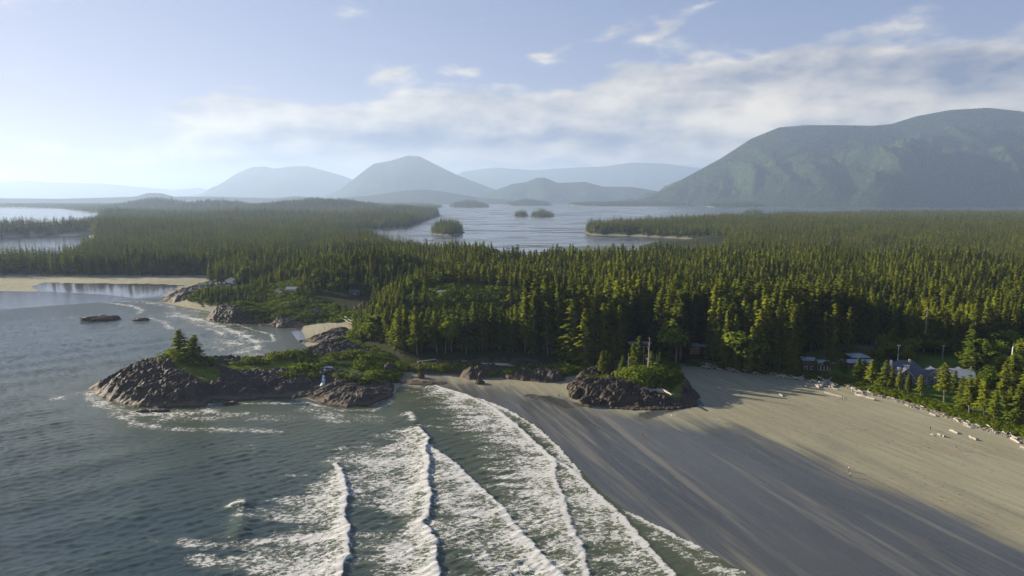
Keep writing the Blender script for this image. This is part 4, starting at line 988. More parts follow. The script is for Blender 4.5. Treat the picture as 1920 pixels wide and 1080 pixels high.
EDGE = [(1290, 686), (1330, 690), (1400, 698), (1490, 706), (1560, 719), (1620, 732), (1680, 748), (1760, 772), (1830, 796), (1900, 816), (2000, 845)]
x1, y1 = strip_pts(EDGE, 1700, 1.4, 9); z1 = height(x1, y1); h1 = rng.uniform(.7, 1.7, len(x1))
scatter('dune_shrubs', np.stack([x1, y1, z1 - .15], 1), h1, rng.uniform(0, 6.28, len(x1)), rng.integers(0, 3, len(x1)), [k[2] for k in SHRUB], 'band of low bright shrubs along the top of the beach', h1 * 1.5)
mp = np.array([[random.uniform(-95, 10), random.uniform(440, 520)] for _ in range(1500)]); q = ((mp[:, 0] - MX) / 50) ** 2 + ((mp[:, 1] - MY + 6) / 32) ** 2; mp = mp[q < 1]
pp = []
for Q_, hf_, n_ in ((poly([(425, 574), (470, 565), (545, 572), (640, 572), (690, 585), (640, 592), (560, 588), (500, 584), (450, 582)], 8), HF2, 420), (CLR2[0], HF2, 500), (poly([(668, 668), (700, 668), (745, 688), (748, 703), (700, 702), (665, 690)], 4), HF1, 260), (poly([(350, 547), (400, 533), (465, 542), (450, 558), (380, 556)], 10), HF3, 260)):
    lo, hi = Q_.min(0), Q_.max(0); X = rng.uniform(lo[0], hi[0], n_ * 2); Y = rng.uniform(lo[1], hi[1], n_ * 2); k = sdist(X, Y, Q_) > 0; X, Y = X[k], Y[k]; pp.append(np.stack([X, Y, np.maximum(height(X, Y), hf_(X, Y, .3)) - .3], 1))
pp = np.concatenate(pp); h1 = rng.uniform(1.2, 3.2, len(pp)); scatter('point_scrub', pp, h1, rng.uniform(0, 6.28, len(pp)), rng.integers(0, 3, len(pp)), [k[2] for k in SHRUB], 'salt clipped scrub on the rocky points by the far coves', h1 * 1.5)
h1 = rng.uniform(2.0, 4.2, len(mp)); scatter('mound_scrub', np.stack([mp[:, 0], mp[:, 1], height(mp[:, 0], mp[:, 1]) - .3], 1), h1, rng.uniform(0, 6.28, len(mp)), rng.integers(0, 3, len(mp)), [k[2] for k in SHRUB], 'wind clipped scrub covering the light green mound', h1 * 1.5)
# scrub and undergrowth along shaded and far shores
UG = [[(745, 690), (800, 691), (900, 691), (1000, 693), (1060, 693), (1130, 689), (1190, 685), (1270, 682)], [(470, 556), (545, 576), (600, 584), (675, 598), (672, 618), (640, 640), (660, 655), (690, 668), (715, 684)], [(388, 536), (440, 546), (470, 556)]]
ux, uy = [], []
for L_, n_ in zip(UG, (500, 700, 200)):
    a_, b_ = strip_pts(L_, n_, -3, 9, 4); ux.append(a_); uy.append(b_)
ux, uy = np.concatenate(ux), np.concatenate(uy); h1 = rng.uniform(1.5, 4.5, len(ux)); uz = height(ux, uy); k = uz > .8; 
scatter('undergrowth', np.stack([ux, uy, uz - .3], 1)[k], h1[k], rng.uniform(0, 6.28, k.sum()), rng.integers(0, 3, k.sum()), [m_[2] for m_ in SHRUB], 'undergrowth at the foot of the forest', h1[k] * 1.4)


def tuft(seed):
    r = random.Random(seed); V, Fc = [], []
    for i in range(14):
        a = r.random() * 6.28; x, y = r.uniform(-.5, .5), r.uniform(-.5, .5); l = r.uniform(.5, 1.1); n0_ = len(V)
        V += [(x - .05 * math.cos(a), y - .05 * math.sin(a), -.1), (x + .05 * math.cos(a), y + .05 * math.sin(a), -.1), (x + .25 * math.sin(a) + .02, y - .25 * math.cos(a), l), (x + .25 * math.sin(a) - .02, y - .25 * math.cos(a), l)]; Fc.append((n0_, n0_ + 1, n0_ + 2, n0_ + 3))
    return np.array(V), np.array(Fc)


M_GRASS = leafmat('meadow_grass', (0.09, 0.14, 0.012), (0.17, 0.20, 0.018), (0.24, 0.25, 0.03), .3)
tf_me = [mesh_np('grass_tuft', *tuft(i), [M_GRASS], False) for i in range(3)]
pts = []
for (tp, tz) in TURF1:
    Pg = poly(tp, tz); lo, hi = Pg.min(0), Pg.max(0); n_ = int((hi - lo).prod() * 1.6); X = rng.uniform(lo[0], hi[0], n_); Y = rng.uniform(lo[1], hi[1], n_); k = sdist(X, Y, Pg) > .5; X, Y = X[k], Y[k]
    Z = HF1(X, Y, .12); pts.append(np.stack([X, Y, Z + .2], 1))
pts = np.concatenate(pts); h1 = rng.uniform(.3, .8, len(pts))
scatter('meadow_grass', pts, h1, rng.uniform(0, 6.28, len(pts)), rng.integers(0, 3, len(pts)), tf_me, 'tussocky bright grass on the headland', h1 * 1.2)

M_STONE = plain('pale_beach_stone', (0.22, 0.195, 0.16), .85, .45, .8)
def stone_me(seed):
    bm_ = bmesh.new(); bmesh.ops.create_icosphere(bm_, subdivisions=2, radius=.5); r = random.Random(seed)
    for v in bm_.verts: v.co *= r.uniform(.8, 1.15); v.co.z *= .65
    me_ = bpy.data.meshes.new('stone'); bm_.to_mesh(me_); bm_.free(); me_.materials.append(M_STONE); return me_
SM = [stone_me(i) for i in range(4)]
x1, y1 = strip_pts([(1600, 730), (1680, 749), (1760, 774), (1830, 799), (1900, 819), (2000, 850)], 650, -2.2, .4, 1.8); h1 = rng.uniform(.3, 1.1, len(x1)) ** 1.3
scatter('bank_stones', np.stack([x1, y1, height(x1, y1) + .05], 1), h1, rng.uniform(0, 6.28, len(x1)), rng.integers(0, 4, len(x1)), SM, 'bank of small stones and wood scraps below the shrubs', h1 * 1.3)
x1, y1 = strip_pts([(1070, 742), (1100, 758), (1140, 767), (1200, 772), (1265, 771), (1305, 763)], 420, -1.2, 2.6, .3); h1 = rng.uniform(.4, 1.7, len(x1))
SMR = []
for m_ in SM: c_ = m_.copy(); c_.materials.clear(); c_.materials.append(m_rock); SMR.append(c_)
scatter('islet_rubble', np.stack([x1, y1, height(x1, y1) + .2], 1), h1, rng.uniform(0, 6.28, len(x1)), rng.integers(0, 4, len(x1)), SMR, 'brown rubble round the foot of the islet', h1 * 1.3)
x1, y1 = strip_pts([(395, 598), (440, 603), (520, 608), (600, 602), (690, 592)], 500, -3, 7, 1); h1 = rng.uniform(.6, 2.6, len(x1))
scatter('point_rubble', np.stack([x1, y1, np.maximum(height(x1, y1), HF2(x1, y1, .3)) + .2], 1), h1, rng.uniform(0, 6.28, len(x1)), rng.integers(0, 4, len(x1)), SMR, 'tumbled grey boulders below the rocky point', h1 * 1.3)
x1, y1 = strip_pts([(690, 722), (740, 716), (780, 716), (835, 718)], 260, -1.5, 1.5, .5); h1 = rng.uniform(.3, .9, len(x1))
scatter('reef_rubble', np.stack([x1, y1, height(x1, y1) + .15], 1), h1, rng.uniform(0, 6.28, len(x1)), rng.integers(0, 4, len(x1)), SMR, 'low rubble at the water edge of the sheltered beach end', h1 * 1.3)

# ------------------------------------------------------------------ driftwood
def log_mesh(seed, mat_):
    r = random.Random(seed); V, Fc = [], []; n_ = 7; px_ = [r.uniform(-.02, .02) for _ in range(n_ + 1)]
    for i in range(n_):
        t0, t1 = i / n_ - .5, (i + 1) / n_ - .5; R0, R1 = .5 * (1.15 - .45 * i / n_), .5 * (1.15 - .45 * (i + 1) / n_)
        s_ = len(V); k = 8
        for tt, R_, o_ in ((t0, R0, px_[i]), (t1, R1, px_[i + 1])):
            for j in range(k): a = 6.2832 * j / k; V.append((tt, o_ * 6 + R_ * math.cos(a) * (1 + .12 * math.sin(3 * a + seed)), R_ * math.sin(a)))
        for j in range(k): Fc.append((s_ + j, s_ + (j + 1) % k, s_ + k + (j + 1) % k, s_ + k + j))
    s_ = len(V); V += [(-.5, 0, 0), (.5, 0, 0)]; last = s_ - 8
    for j in range(0, 8, 2): Fc.append((s_, j, (j + 1) % 8, (j + 2) % 8)); Fc.append((s_ + 1, last + (j + 2) % 8, last + (j + 1) % 8, last + j))
    return mesh_np('driftwood_log', np.array(V), np.array(Fc), [mat_], False)


LOGM = [log_mesh(i, M_DRIFT if i % 4 else M_DRIFT2) for i in range(8)]
def log(px0, py0, px1, py1, th, label, group=None, z=None, k=None, zz=1.7):
    a, b_ = at(px0, py0, zz), at(px1, py1, zz); cx, cy = (a[0] + b_[0]) / 2, (a[1] + b_[1]) / 2; L = math.hypot(a[0] - b_[0], a[1] - b_[1])
    o = bpy.data.objects.new('driftwood_log', LOGM[random.choice([1, 2, 3, 5, 6, 7]) if k is None else k]); za = zrock(*a); zb = zrock(*b_)
    o.location = (cx, cy, (max(za, zrock(cx, cy)) + zb) / 2 + th * .35 if z is None else z); o.scale = (max(L, .6), th, th)
    o.rotation_euler = (random.uniform(0, 6), -math.atan2((zb - za) * .6, max(L, 1)) if z is None else 0, math.atan2(b_[1] - a[1], b_[0] - a[0]))
    return tag(link(o), label, 'log', group)


LG = [(1546, 736, 1583, 746, .8, 'very long thin pale log lying free on the sand'), (1604, 741, 1640, 750, 1.3, 'thickest long log on the open sand right of the very long thin one'), (1462, 739, 1468, 743, .7, 'short log alone on the sand left of the driftwood tangle'),
      (1507, 704, 1516, 709, .9, 'thick pale log leaning out of the shrubs at the end of the strand line'), (1530, 723, 1536, 727, 1.0, 'stubby log just left of the big tangle'), (1510, 724, 1518, 727, .6, 'pale sunken log left of the stubby one'),
      (1744, 776, 1755, 780, .9, 'thick pale log just below the stony bank'), (1789, 786, 1798, 791, .8, 'log lying by the stony bank before the lawn'), (1807, 793, 1816, 797, .8, 'upper of two parallel logs below the bright lawn'), (1808, 797, 1821, 802, .7, 'lower of two parallel logs below the bright lawn'),
      (1816, 786, 1832, 788, .7, 'log lying level in the shrubs above two parallel logs'), (1782, 807, 1796, 813, .9, 'log alone on the sand right of the standing person in black'), (1818, 819, 1831, 825, .9, 'two toned log alone on the sand near the picture edge'),
      (1894, 817, 1908, 823, .8, 'upper of the stacked logs at the right picture edge'), (1896, 822, 1912, 831, .9, 'lower and longest of the stacked logs at the right picture edge'), (1898, 813, 1908, 817, .6, 'smallest of the stacked logs at the right picture edge'),
      (1745, 814, 1751, 816, .6, 'left of three short stubs on the open sand'), (1759, 814, 1764, 817, .7, 'middle of three short stubs on the open sand'), (1768, 818, 1774, 818, .8, 'right of three short stubs on the open sand'),
      (1163, 722, 1169, 729, .6, 'lone pale log leaning on the rock left of the islet shrubs'), (1236, 740, 1239, 746, .6, 'short log pointing down the rock at the right of the islet pile'), (783, 687, 818, 684, .8, 'long blue grey log in the shade above the dark shore rocks'),
      (864, 686, 880, 685, .8, 'short white log in the shade between the dark rocks'), (1238, 675, 1252, 678, .7, 'pale log on the shaded sand behind the islet'), (1081, 681, 1090, 684, .7, 'pale log in the shade left of the islet'), (1914, 838, 1925, 842, .9, 'log cut by the right picture edge low on the beach')]
for a in LG: log(*a[:6], zz=(5.5 if a[2] < 1240 and a[0] > 1160 else 1.8))
for i in range(26):   # pile on the islet
    cx, cy = random.uniform(1190, 1258), 0; cy = 728 + (cx - 1190) * .14 + random.uniform(-3, 4); L = random.uniform(9, 24); an = random.choice([.12, .2, .25, -.2, .05, .6])
    x, y = at(cx, cy, 5.5); log(cx - L / 2, cy - L / 2 * an, cx + L / 2, cy + L / 2 * an, random.uniform(.55, .85), 'bleached log in the white pile on the islet rocks', 'bleached logs on the islet', z=max(zrock(x, y), 4.8) + random.uniform(.8, 1.8), zz=5.5, k=random.choice([1, 2, 3]))
for i in range(8):
    cx = random.uniform(915, 957); cy = 680 + (cx - 915) * .12 + random.uniform(-.5, 2.5); L = random.uniform(14, 34); log(cx - L / 2, cy, cx + L / 2, cy + 2, .55, 'long pale log in the shaded pile under the dark trees', 'pale logs in the shaded pile', zz=5, z=5 + i * .1, k=1)
def tangle(n_, line, spread, lo, hi, label, group, th=(.35, .8)):
    for i in range(n_):
        u_ = random.random() * (len(line) - 1); j = int(u_); f_ = u_ - j; cx = line[j][0] * (1 - f_) + line[j + 1][0] * f_ + random.uniform(-2, 2); cy = line[j][1] * (1 - f_) + line[j + 1][1] * f_ + random.uniform(-spread, spread)
        L = random.uniform(lo, hi); an = random.choice([.3, .3, .45, .2, 0, -.15, -.5]); th_ = random.uniform(*th)
        o = log(cx - L / 2, cy - L / 2 * an, cx + L / 2, cy + L / 2 * an, th_, label, group); o.location.z += random.uniform(0, .7) * (n_ > 15)
tangle(52, [(1312, 688), (1350, 693), (1400, 699), (1450, 704), (1500, 711)], 2.0, 5, 13, 'small bleached log in the long strand line above the sand', 'logs of the long strand line')
tangle(26, [(1538, 717), (1552, 722), (1568, 727)], 4.5, 6, 15, 'bleached log in the big tangle below the flat roofed house', 'logs of the big tangle', (.45, .9))
tangle(22, [(1586, 726), (1600, 732), (1614, 738)], 3.5, 5, 12, 'bleached log in the second tangle right of the big one', 'logs of the second tangle', (.4, .8))
tangle(16, [(1500, 711), (1520, 716), (1536, 718)], 2.5, 4, 9, 'bleached log between the strand line and the big tangle', 'logs before the big tangle')
tangle(40, [(1616, 734), (1680, 752), (1760, 776), (1830, 800), (1900, 818)], 2.5, 3, 8, 'small log among the stones below the shrub bank', 'small logs below the shrub bank', (.3, .6))
for i in range(14):
    cx, cy = random.uniform(648, 668), random.uniform(596, 609); L = random.uniform(6, 14); an = random.choice([-1, .8, .3, -.4, 1.5]); log(cx - L / 2, cy - L / 2 * an * .5, cx + L / 2, cy + L / 2 * an * .5, .5, 'pale driftwood limb in the heap behind the cove', 'driftwood heap behind the cove', zz=4, z=5 + random.random())

# ------------------------------------------------------------------ buildings
M_WALLG = plain('grey_shingle_wall', (0.14, 0.155, 0.18), .85, .15, .8); M_ROOFG = plain('grey_shingle_roof', (0.085, 0.095, 0.12), .8, .25, 1.2); M_WHITE = plain('white_paint', (0.78, 0.77, 0.74), .5, .04)  # grey shingles darkened: the blue shade over the lodge is put into their colour
M_ROOFP = plain('pale_metal_roof', (0.27, 0.30, 0.34), .5, .08, .5); M_CEDAR = plain('cedar_wall', (0.10, 0.075, 0.055), .8, .25, 1); M_DARKW = plain('dark_timber_wall', (0.07, 0.055, 0.045), .85, .3, 1)
M_CREAM = plain('cream_wall', (0.62, 0.52, 0.38), .8, .08); M_ORANGE = plain('orange_wall_and_reflection', (0.30, 0.18, 0.11), .8, .12); M_TEAL = plain('teal_painted_wall', (0.12, 0.28, 0.30), .7, .1); M_BLUEW = plain('blue_painted_wall', (0.12, 0.16, 0.25), .7, .1)
M_TRIM = plain('pale_timber_trim', (0.62, 0.52, 0.40), .7, .1)
M_GLASS = plain('window_glass', (0.03, 0.04, 0.05), .08, .05)


def bxm(mb, x0, x1, y0, y1, z0, z1):
    V, Fc = mb; s_ = len(V); V += [(x0, y0, z0), (x1, y0, z0), (x1, y1, z0), (x0, y1, z0), (x0, y0, z1), (x1, y0, z1), (x1, y1, z1), (x0, y1, z1)]
    Fc += [tuple(s_ + i for i in f) for f in ((0, 3, 2, 1), (4, 5, 6, 7), (0, 1, 5, 4), (1, 2, 6, 5), (2, 3, 7, 6), (3, 0, 4, 7))]


def part(name, mb, mat_, parent): return link(bpy.data.objects.new(name, mesh_np(name, np.array(mb[0], float), np.array(mb[1]), [mat_], False)), parent)


def window(par, x, y, z, w_, h, mat_f=None, side='front'):
    """window with a proud frame and a set-in pane; built on the front (-y) or the left (-x) wall"""
    fr, pn = ([], []), ([], []); t_ = .12
    if side == 'front':
        for a in ((x - w_ / 2, x - w_ / 2 + t_, z, z + h), (x + w_ / 2 - t_, x + w_ / 2, z, z + h), (x - w_ / 2 + t_, x + w_ / 2 - t_, z, z + t_), (x - w_ / 2 + t_, x + w_ / 2 - t_, z + h - t_, z + h)): bxm(fr, a[0], a[1], y - .1, y + .05, a[2], a[3])
        bxm(pn, x - w_ / 2 + t_, x + w_ / 2 - t_, y - .04, y + .04, z + t_, z + h - t_)
    else:
        for a in ((y - w_ / 2, y - w_ / 2 + t_, z, z + h), (y + w_ / 2 - t_, y + w_ / 2, z, z + h), (y - w_ / 2 + t_, y + w_ / 2 - t_, z, z + t_), (y - w_ / 2 + t_, y + w_ / 2 - t_, z + h - t_, z + h)): bxm(fr, x - .1, x + .05, a[0], a[1], a[2], a[3])
        bxm(pn, x - .04, x + .04, y - w_ / 2 + t_, y + w_ / 2 - t_, z + t_, z + h - t_)
    f_ = part('window', fr, mat_f or M_WHITE, par); part('pane', pn, M_GLASS, f_)


def gable(par, x0, x1, y0, y1, z0, z1, ridge, axis, mw, mr, over=.5, trim=True, thick=.22):
    """walls with gables and a pitched roof with eaves; ridge along 'x' or 'y'"""
    wl_ = ([], []); bxm(wl_, x0, x1, y0, y1, z0, z1); V, Fc = wl_
    if axis == 'y':
        m_ = (x0 + x1) / 2
        for y in (y0 + .01, y1 - .01): s_ = len(V); V += [(x0, y, z1), (x1, y, z1), (m_ + .01, y, ridge), (m_ - .01, y, ridge)]; Fc.append((s_, s_ + 1, s_ + 2, s_ + 3))
    else:
        m_ = (y0 + y1) / 2
        for x in (x0 + .01, x1 - .01): s_ = len(V); V += [(x, y0, z1), (x, y1, z1), (x, m_ + .01, ridge), (x, m_ - .01, ridge)]; Fc.append((s_, s_ + 1, s_ + 2, s_ + 3))
    part('wall', wl_, mw, par)
    rf = ([], []); V, Fc = rf; sl = (ridge - z1) / ((x1 - x0) / 2 if axis == 'y' else (y1 - y0) / 2)
    for sgn in (-1, 1):
        s_ = len(V)
        if axis == 'y':
            e = m_ + sgn * ((x1 - x0) / 2 + over); zl = z1 - sl * over
            for dz in (0.05, thick): V += [(m_, y0 - over, ridge + dz), (e, y0 - over, zl + dz), (e, y1 + over, zl + dz), (m_, y1 + over, ridge + dz)]
        else:
            e = m_ + sgn * ((y1 - y0) / 2 + over); zl = z1 - sl * over
            for dz in (0.05, thick): V += [(x0 - over, m_, ridge + dz), (x0 - over, e, zl + dz), (x1 + over, e, zl + dz), (x1 + over, m_, ridge + dz)]
        Fc += [tuple(s_ + i for i in f) for f in ((0, 1, 2, 3), (4, 7, 6, 5), (0, 4, 5, 1), (1, 5, 6, 2), (2, 6, 7, 3))]
    r_ = part('roof', rf, mr, par)
    if trim and axis == 'y':
        tm = ([], []); V, Fc = tm; yy = y0 - over - .06
        for sgn in (-1, 1):
            e = m_ + sgn * ((x1 - x0) / 2 + over); zl = z1 - sl * over; s_ = len(V)
            V += [(m_, yy, ridge + .28), (e, yy, zl + .28), (e, yy, zl - .12), (m_, yy, ridge - .12), (m_, yy + .055, ridge + .28), (e, yy + .055, zl + .28), (e, yy + .055, zl - .12), (m_, yy + .055, ridge - .12)]
            Fc += [tuple(s_ + i for i in f) for f in ((0, 1, 2, 3), (4, 7, 6, 5), (0, 4, 5, 1), (3, 2, 6, 7), (1, 5, 6, 2))]
        part('bargeboard', tm, M_TRIM, r_)
    return r_


def hiproof(par, x0, x1, y0, y1, z1, ridge, mr, over=.5, name='roof'):
    x0 -= over; x1 += over; y0 -= over; y1 += over; d = min(x1 - x0, y1 - y0) / 2 - .05
    V = [(x0, y0, z1), (x1, y0, z1), (x1, y1, z1), (x0, y1, z1), (x0, y0, z1 + .2), (x1, y0, z1 + .2), (x1, y1, z1 + .2), (x0, y1, z1 + .2), (x0 + d, y0 + d, ridge), (x1 - d, y0 + d, ridge), (x1 - d, y1 - d, ridge), (x0 + d, y1 - d, ridge)]
    Fc = [(0, 3, 2, 1), (0, 1, 5, 4), (1, 2, 6, 5), (2, 3, 7, 6), (3, 0, 4, 7), (4, 5, 9, 8), (5, 6, 10, 9), (6, 7, 11, 10), (7, 4, 8, 11), (8, 9, 10, 11)]
    return part(name, (V, Fc), mr, par)


def root(name, px, py, zz, rz, label, cat='building'):
    x, y, z = ground_at(px, py, zz); o = bpy.data.objects.new(name, None); o.location = (x, y, z - .1); o.rotation_euler.z = rz; link(o); return tag(o, label, cat)


# the lodge: a steep main block and a row of gabled wings behind the trees
r_ = root('lodge', 1703, 722, 3, -.22, 'large grey shingled lodge with steep roofs and dormers behind the beach trees')
wl_ = ([], []); bxm(wl_, -9, 9, 0, 12, 0, 4.6); part('wall', wl_, M_WALLG, r_)
hiproof(r_, -9, 9, 0, 12, 4.6, 10.6, M_ROOFG, .7)
gb = gable(r_, -5.5, 1.5, -2.2, 4.2, 0, 4.4, 8.2, 'y', M_WALLG, M_ROOFG, .5)
for x in (-4.4, -2.8, -1.2, .4): window(r_, x, -2.26, .8, 1.3, 3.0, M_TRIM)
window(r_, -2, -2.26, 5.2, 1.5, 1.5, M_TRIM)
dm = ([], []); bxm(dm, -1.4, .6, 2.2, 5, 7.0, 8.6); dmo = part('dormer', dm, M_WHITE, r_); dr = ([], []); bxm(dr, -1.7, .9, 1.9, 5.2, 8.6, 8.8); part('dormer_roof', dr, M_TRIM, dmo)
dm = ([], []); bxm(dm, -4.6, -3.2, 1.4, 4, 6.4, 7.9); part('dormer', dm, M_WHITE, r_)
ch = ([], []); bxm(ch, -6.8, -5.9, 5, 6, 6, 10.4); part('chimney', ch, M_WHITE, r_); ch = ([], []); bxm(ch, 1.2, 2.0, 5, 5.8, 8, 11.2); part('chimney', ch, M_CREAM, r_)
for k_, (x, w_) in enumerate([(3.2, 1.1), (5.2, 1.1), (7.2, 1.1)]): window(r_, x, -.06, 1.0, w_, 1.5); window(r_, x, -.06, 2.9, w_, 1.3)
xs0 = 9.6
for k_ in range(4):
    u0 = xs0 + k_ * 6.6; y0 = 3.0 + k_ * 1.0; gable(r_, u0, u0 + 5.8, y0, y0 + 9, 0, 4.9, 7.1 - .2 * k_, 'y', M_WALLG, M_ROOFG, .4)
    for x in (u0 + 1.5, u0 + 4.2): window(r_, x, y0 - .06, .7, 1.4, 1.9); window(r_, x, y0 - .06, 3.0, 1.4, 1.4)
    window(r_, u0 + 2.9, y0 - .06, 5.3, .9, 1.0); tb = ([], []); bxm(tb, u0 + 1.6, u0 + 4.2, y0 + 1.2, y0 + 1.45, 7.0 - .2 * k_, 7.5 - .2 * k_); part('roof_rail', tb, M_TRIM, r_)
r_ = root('cottage', 1806, 722, 3, -.3, 'pale grey cottage half hidden by the very tall spruce'); gable(r_, -4.5, 4.5, 0, 8, 0, 3.6, 6.6, 'x', M_WALLG, M_ROOFP, .5)
for x in (-2.5, 0, 2.5): window(r_, x, -.06, .9, 1.3, 1.5)
r_ = root('flat_roofed_house', 1518, 696, 3, -.1, 'flat roofed brown house above the big driftwood tangle'); wl_ = ([], []); bxm(wl_, -3.5, 3.5, 0, 6, 0, 5.6); part('wall', wl_, M_CEDAR, r_); f_ = ([], []); bxm(f_, -4, 4, -.6, 6.5, 5.6, 5.95); part('roof', f_, M_ROOFP, r_)
wl_ = ([], []); bxm(wl_, 3.55, 11, 1, 7, 0, 4.2); part('wall', wl_, M_DARKW, r_); f_ = ([], []); bxm(f_, 3.6, 12, .2, 7.4, 4.2, 4.5); part('roof', f_, M_ROOFP, r_)
for x in (4.8, 6.4, 8.0, 9.6): window(r_, x, .94, .6, 1.3, 3.0)
for x in (-1.8, 1.2): window(r_, x, -.06, 1.0, 1.4, 1.6)
for i, (px, w_, d_, h_, zr, lb) in enumerate([(1614, 8.5, 8, 3.6, 6.0, 'house with a pale hipped roof behind the pair of beach spruces')]):
    r_ = root('hip_roofed_house', px, 683, 3, -.05, lb); wl_ = ([], []); bxm(wl_, -w_ / 2, w_ / 2, 0, d_, 0, h_); part('wall', wl_, M_DARKW, r_); hiproof(r_, -w_ / 2, w_ / 2, 0, d_, h_, zr - .8, M_ROOFP)
    for x in (-2.6, 0, 2.6): window(r_, x, -.06, .9, 1.3, 1.5)
for px, w_, lb in ((1588, 3.6, 'small cabin with a low pale roof left of the hipped roof'), (1604, 5.0, 'cabin with a low pale roof before the hipped roof'), (1624, 7.0, 'longest low pale roofed cabin before the hipped roof')):
    r_ = root('cabin', px, 692, 3, -.12, lb); gable(r_, -w_ / 2, w_ / 2, 0, 4.5, 0, 3.4, 4.5, 'x', M_DARKW, M_ROOFP, .4); window(r_, 0, -.06, 1, 1.2, 1.3)
for px, py, w_, lb in ((1200, 660, 12, 'dark cabin with a long pale flat roof in the trees behind the islet'), (1303, 664, 6, 'small timber cabin with an orange reflection put into its wall colour in the trees behind the strand line'), (1326, 666, 4, 'tiny pale roofed hut right of the small timber cabin'), (1262, 660, 5, 'pale roofed hut in the dark trees right of the long flat roof')):
    r_ = root('forest_cabin', px, py, 4, 0, lb); wl_ = ([], []); bxm(wl_, -w_ / 2, w_ / 2, 0, 6, 0, 4.6); part('wall', wl_, M_ORANGE if px == 1303 else M_DARKW, r_); f_ = ([], []); bxm(f_, -w_ / 2 - .6, w_ / 2 + .6, -1, 6.6, 4.6, 5.0); part('roof', f_, M_ROOFP, r_)  # orange wall colour of the small cabin stands in for a lit reflection
    for x in np.linspace(-w_ / 2 + 1.2, w_ / 2 - 1.2, max(1, int(w_ / 2.6))): window(r_, float(x), -.06, 1.6, 1.2, 1.6)
r_ = root('shed', 1880, 650, 4, -.15, 'long grey roofed building beyond the thicket near the picture edge'); gable(r_, -5, 5, 0, 7, 0, 4.4, 6.4, 'x', M_WALLG, M_ROOFG, .5); window(r_, -2, -.06, 1, 1.3, 1.4); window(r_, 2, -.06, 1, 1.3, 1.4)
r_ = root('house', 1901, 662, 4, .5, 'brown gabled house at the right picture edge behind the thicket'); gable(r_, -3, 3, 0, 7, 0, 4.4, 6.8, 'y', M_CEDAR, M_ROOFG, .5); window(r_, 0, -.06, 1.2, 1.3, 1.4)
# houses on the far left point and knoll
r_ = root('white_house', 384, 541, 13, .1, 'white and teal house on the grassy point by the far beach'); gable(r_, -4.5, 4.5, 0, 7, 0, 3.6, 4.6, 'x', M_TEAL, M_ROOFG, .5); wl_ = ([], []); bxm(wl_, -5.2, -4.52, -.2, 6, 0, 3.7); part('wall', wl_, M_WHITE, r_)
for x in (-3, -1, 1, 3): window(r_, x, -.06, .9, 1.1, 1.7)
r_ = root('white_cottage', 430, 534, 13, 0, 'small white cottage among trees behind the far point'); gable(r_, -3.5, 3.5, 0, 6, 0, 4.5, 6.5, 'y', M_WHITE, M_WHITE, .4); window(r_, -1.4, -.06, 1, 1.2, 1.4); window(r_, 1.4, -.06, 1, 1.2, 1.4)
r_ = root('cream_house', 521, 558, 12, -.25, 'cream and orange house with a blue ground floor above the rocky point'); wl_ = ([], []); bxm(wl_, -3.6, 3.6, -.2, 6, -1, 2.3); part('wall', wl_, M_BLUEW, r_); gable(r_, -1.0, 4.4, 0, 6, 2.35, 5.2, 6.6, 'y', M_CREAM, M_ROOFG, .4); wl_ = ([], []); bxm(wl_, -4.0, -1.05, .2, 5.6, 2.35, 5.0); part('wall', wl_, M_ORANGE, r_); f_ = ([], []); bxm(f_, -4.3, -1.06, -.1, 6, 5.0, 5.25); part('roof', f_, M_ROOFG, r_)
for x in (.4, 2.9): window(r_, x, -.06, 2.9, 1.3, 1.5)
r_ = root('grey_roofed_house', 546, 551, 14, 0, 'house with a pale grey roof just right of the cream house'); gable(r_, -4, 4, 0, 6, 0, 4, 5.4, 'x', M_CREAM, M_ROOFP, .5); window(r_, 0, -.06, 1, 1.3, 1.5)
r_ = root('dark_house', 640, 517, 27, .1, 'dark blue roofed house high on the wooded knoll'); gable(r_, -5, 5, 0, 6, -1, 3.2, 5, 'x', M_BLUEW, M_ROOFG, .5); window(r_, -2, -.06, .8, 1.3, 1.4); window(r_, 2, -.06, .8, 1.3, 1.4)
r_ = root('timber_house', 664, 524, 25, -.1, 'weathered timber house on the knoll right of the dark blue roofed one'); gable(r_, -4, 4, 0, 6, -1, 3.2, 4.4, 'x', M_CEDAR, M_ROOFG, .5); window(r_, 0, -.06, .8, 1.6, 1.4)
r_ = root('white_roofed_house', 826, 556, 22, 0, 'white roofed house at the top of the light green mound'); gable(r_, -3, 3, 0, 5, 0, 2.8, 3.9, 'x', M_CREAM, M_WHITE, .5); window(r_, 0, -.06, .8, 1.3, 1.3)
# mast, poles, post
def pole(px, py, hpx, rad, label, mat_, arm=0.0):
    x, y = at(px, py, 3); D = math.hypot(x, y); h = hpx / F * D; r_ = bpy.data.objects.new('utility_pole', None); r_.location = (x, y, zrock(x, y) - .1); link(r_); V, Fc = [], []
    tube(V, Fc, (0, 0, 0), (0, 0, h), rad, rad * .7, 8); link(bpy.data.objects.new('pole', mesh_np('pole', np.array(V), np.array(Fc), [mat_], False)), r_)
    if arm: a_ = ([], []); bxm(a_, -arm, arm, -.12, .12, h - .4, h); part('crossarm', a_, mat_, r_)
    return tag(r_, label, 'pole')
pole(1682, 692, 33, .25, 'white lamp mast at the left end of the lodge', M_WHITE, .9); pole(1766, 690, 24, .15, 'thin pale pole in the dark thicket behind the lodge', M_SNAG, .7); pole(1894, 706, 34, .35, 'white post standing among dark trees near the picture edge', M_WHITE); pole(1917, 682, 46, .3, 'tall white pole at the right picture edge', M_WHITE, .8)
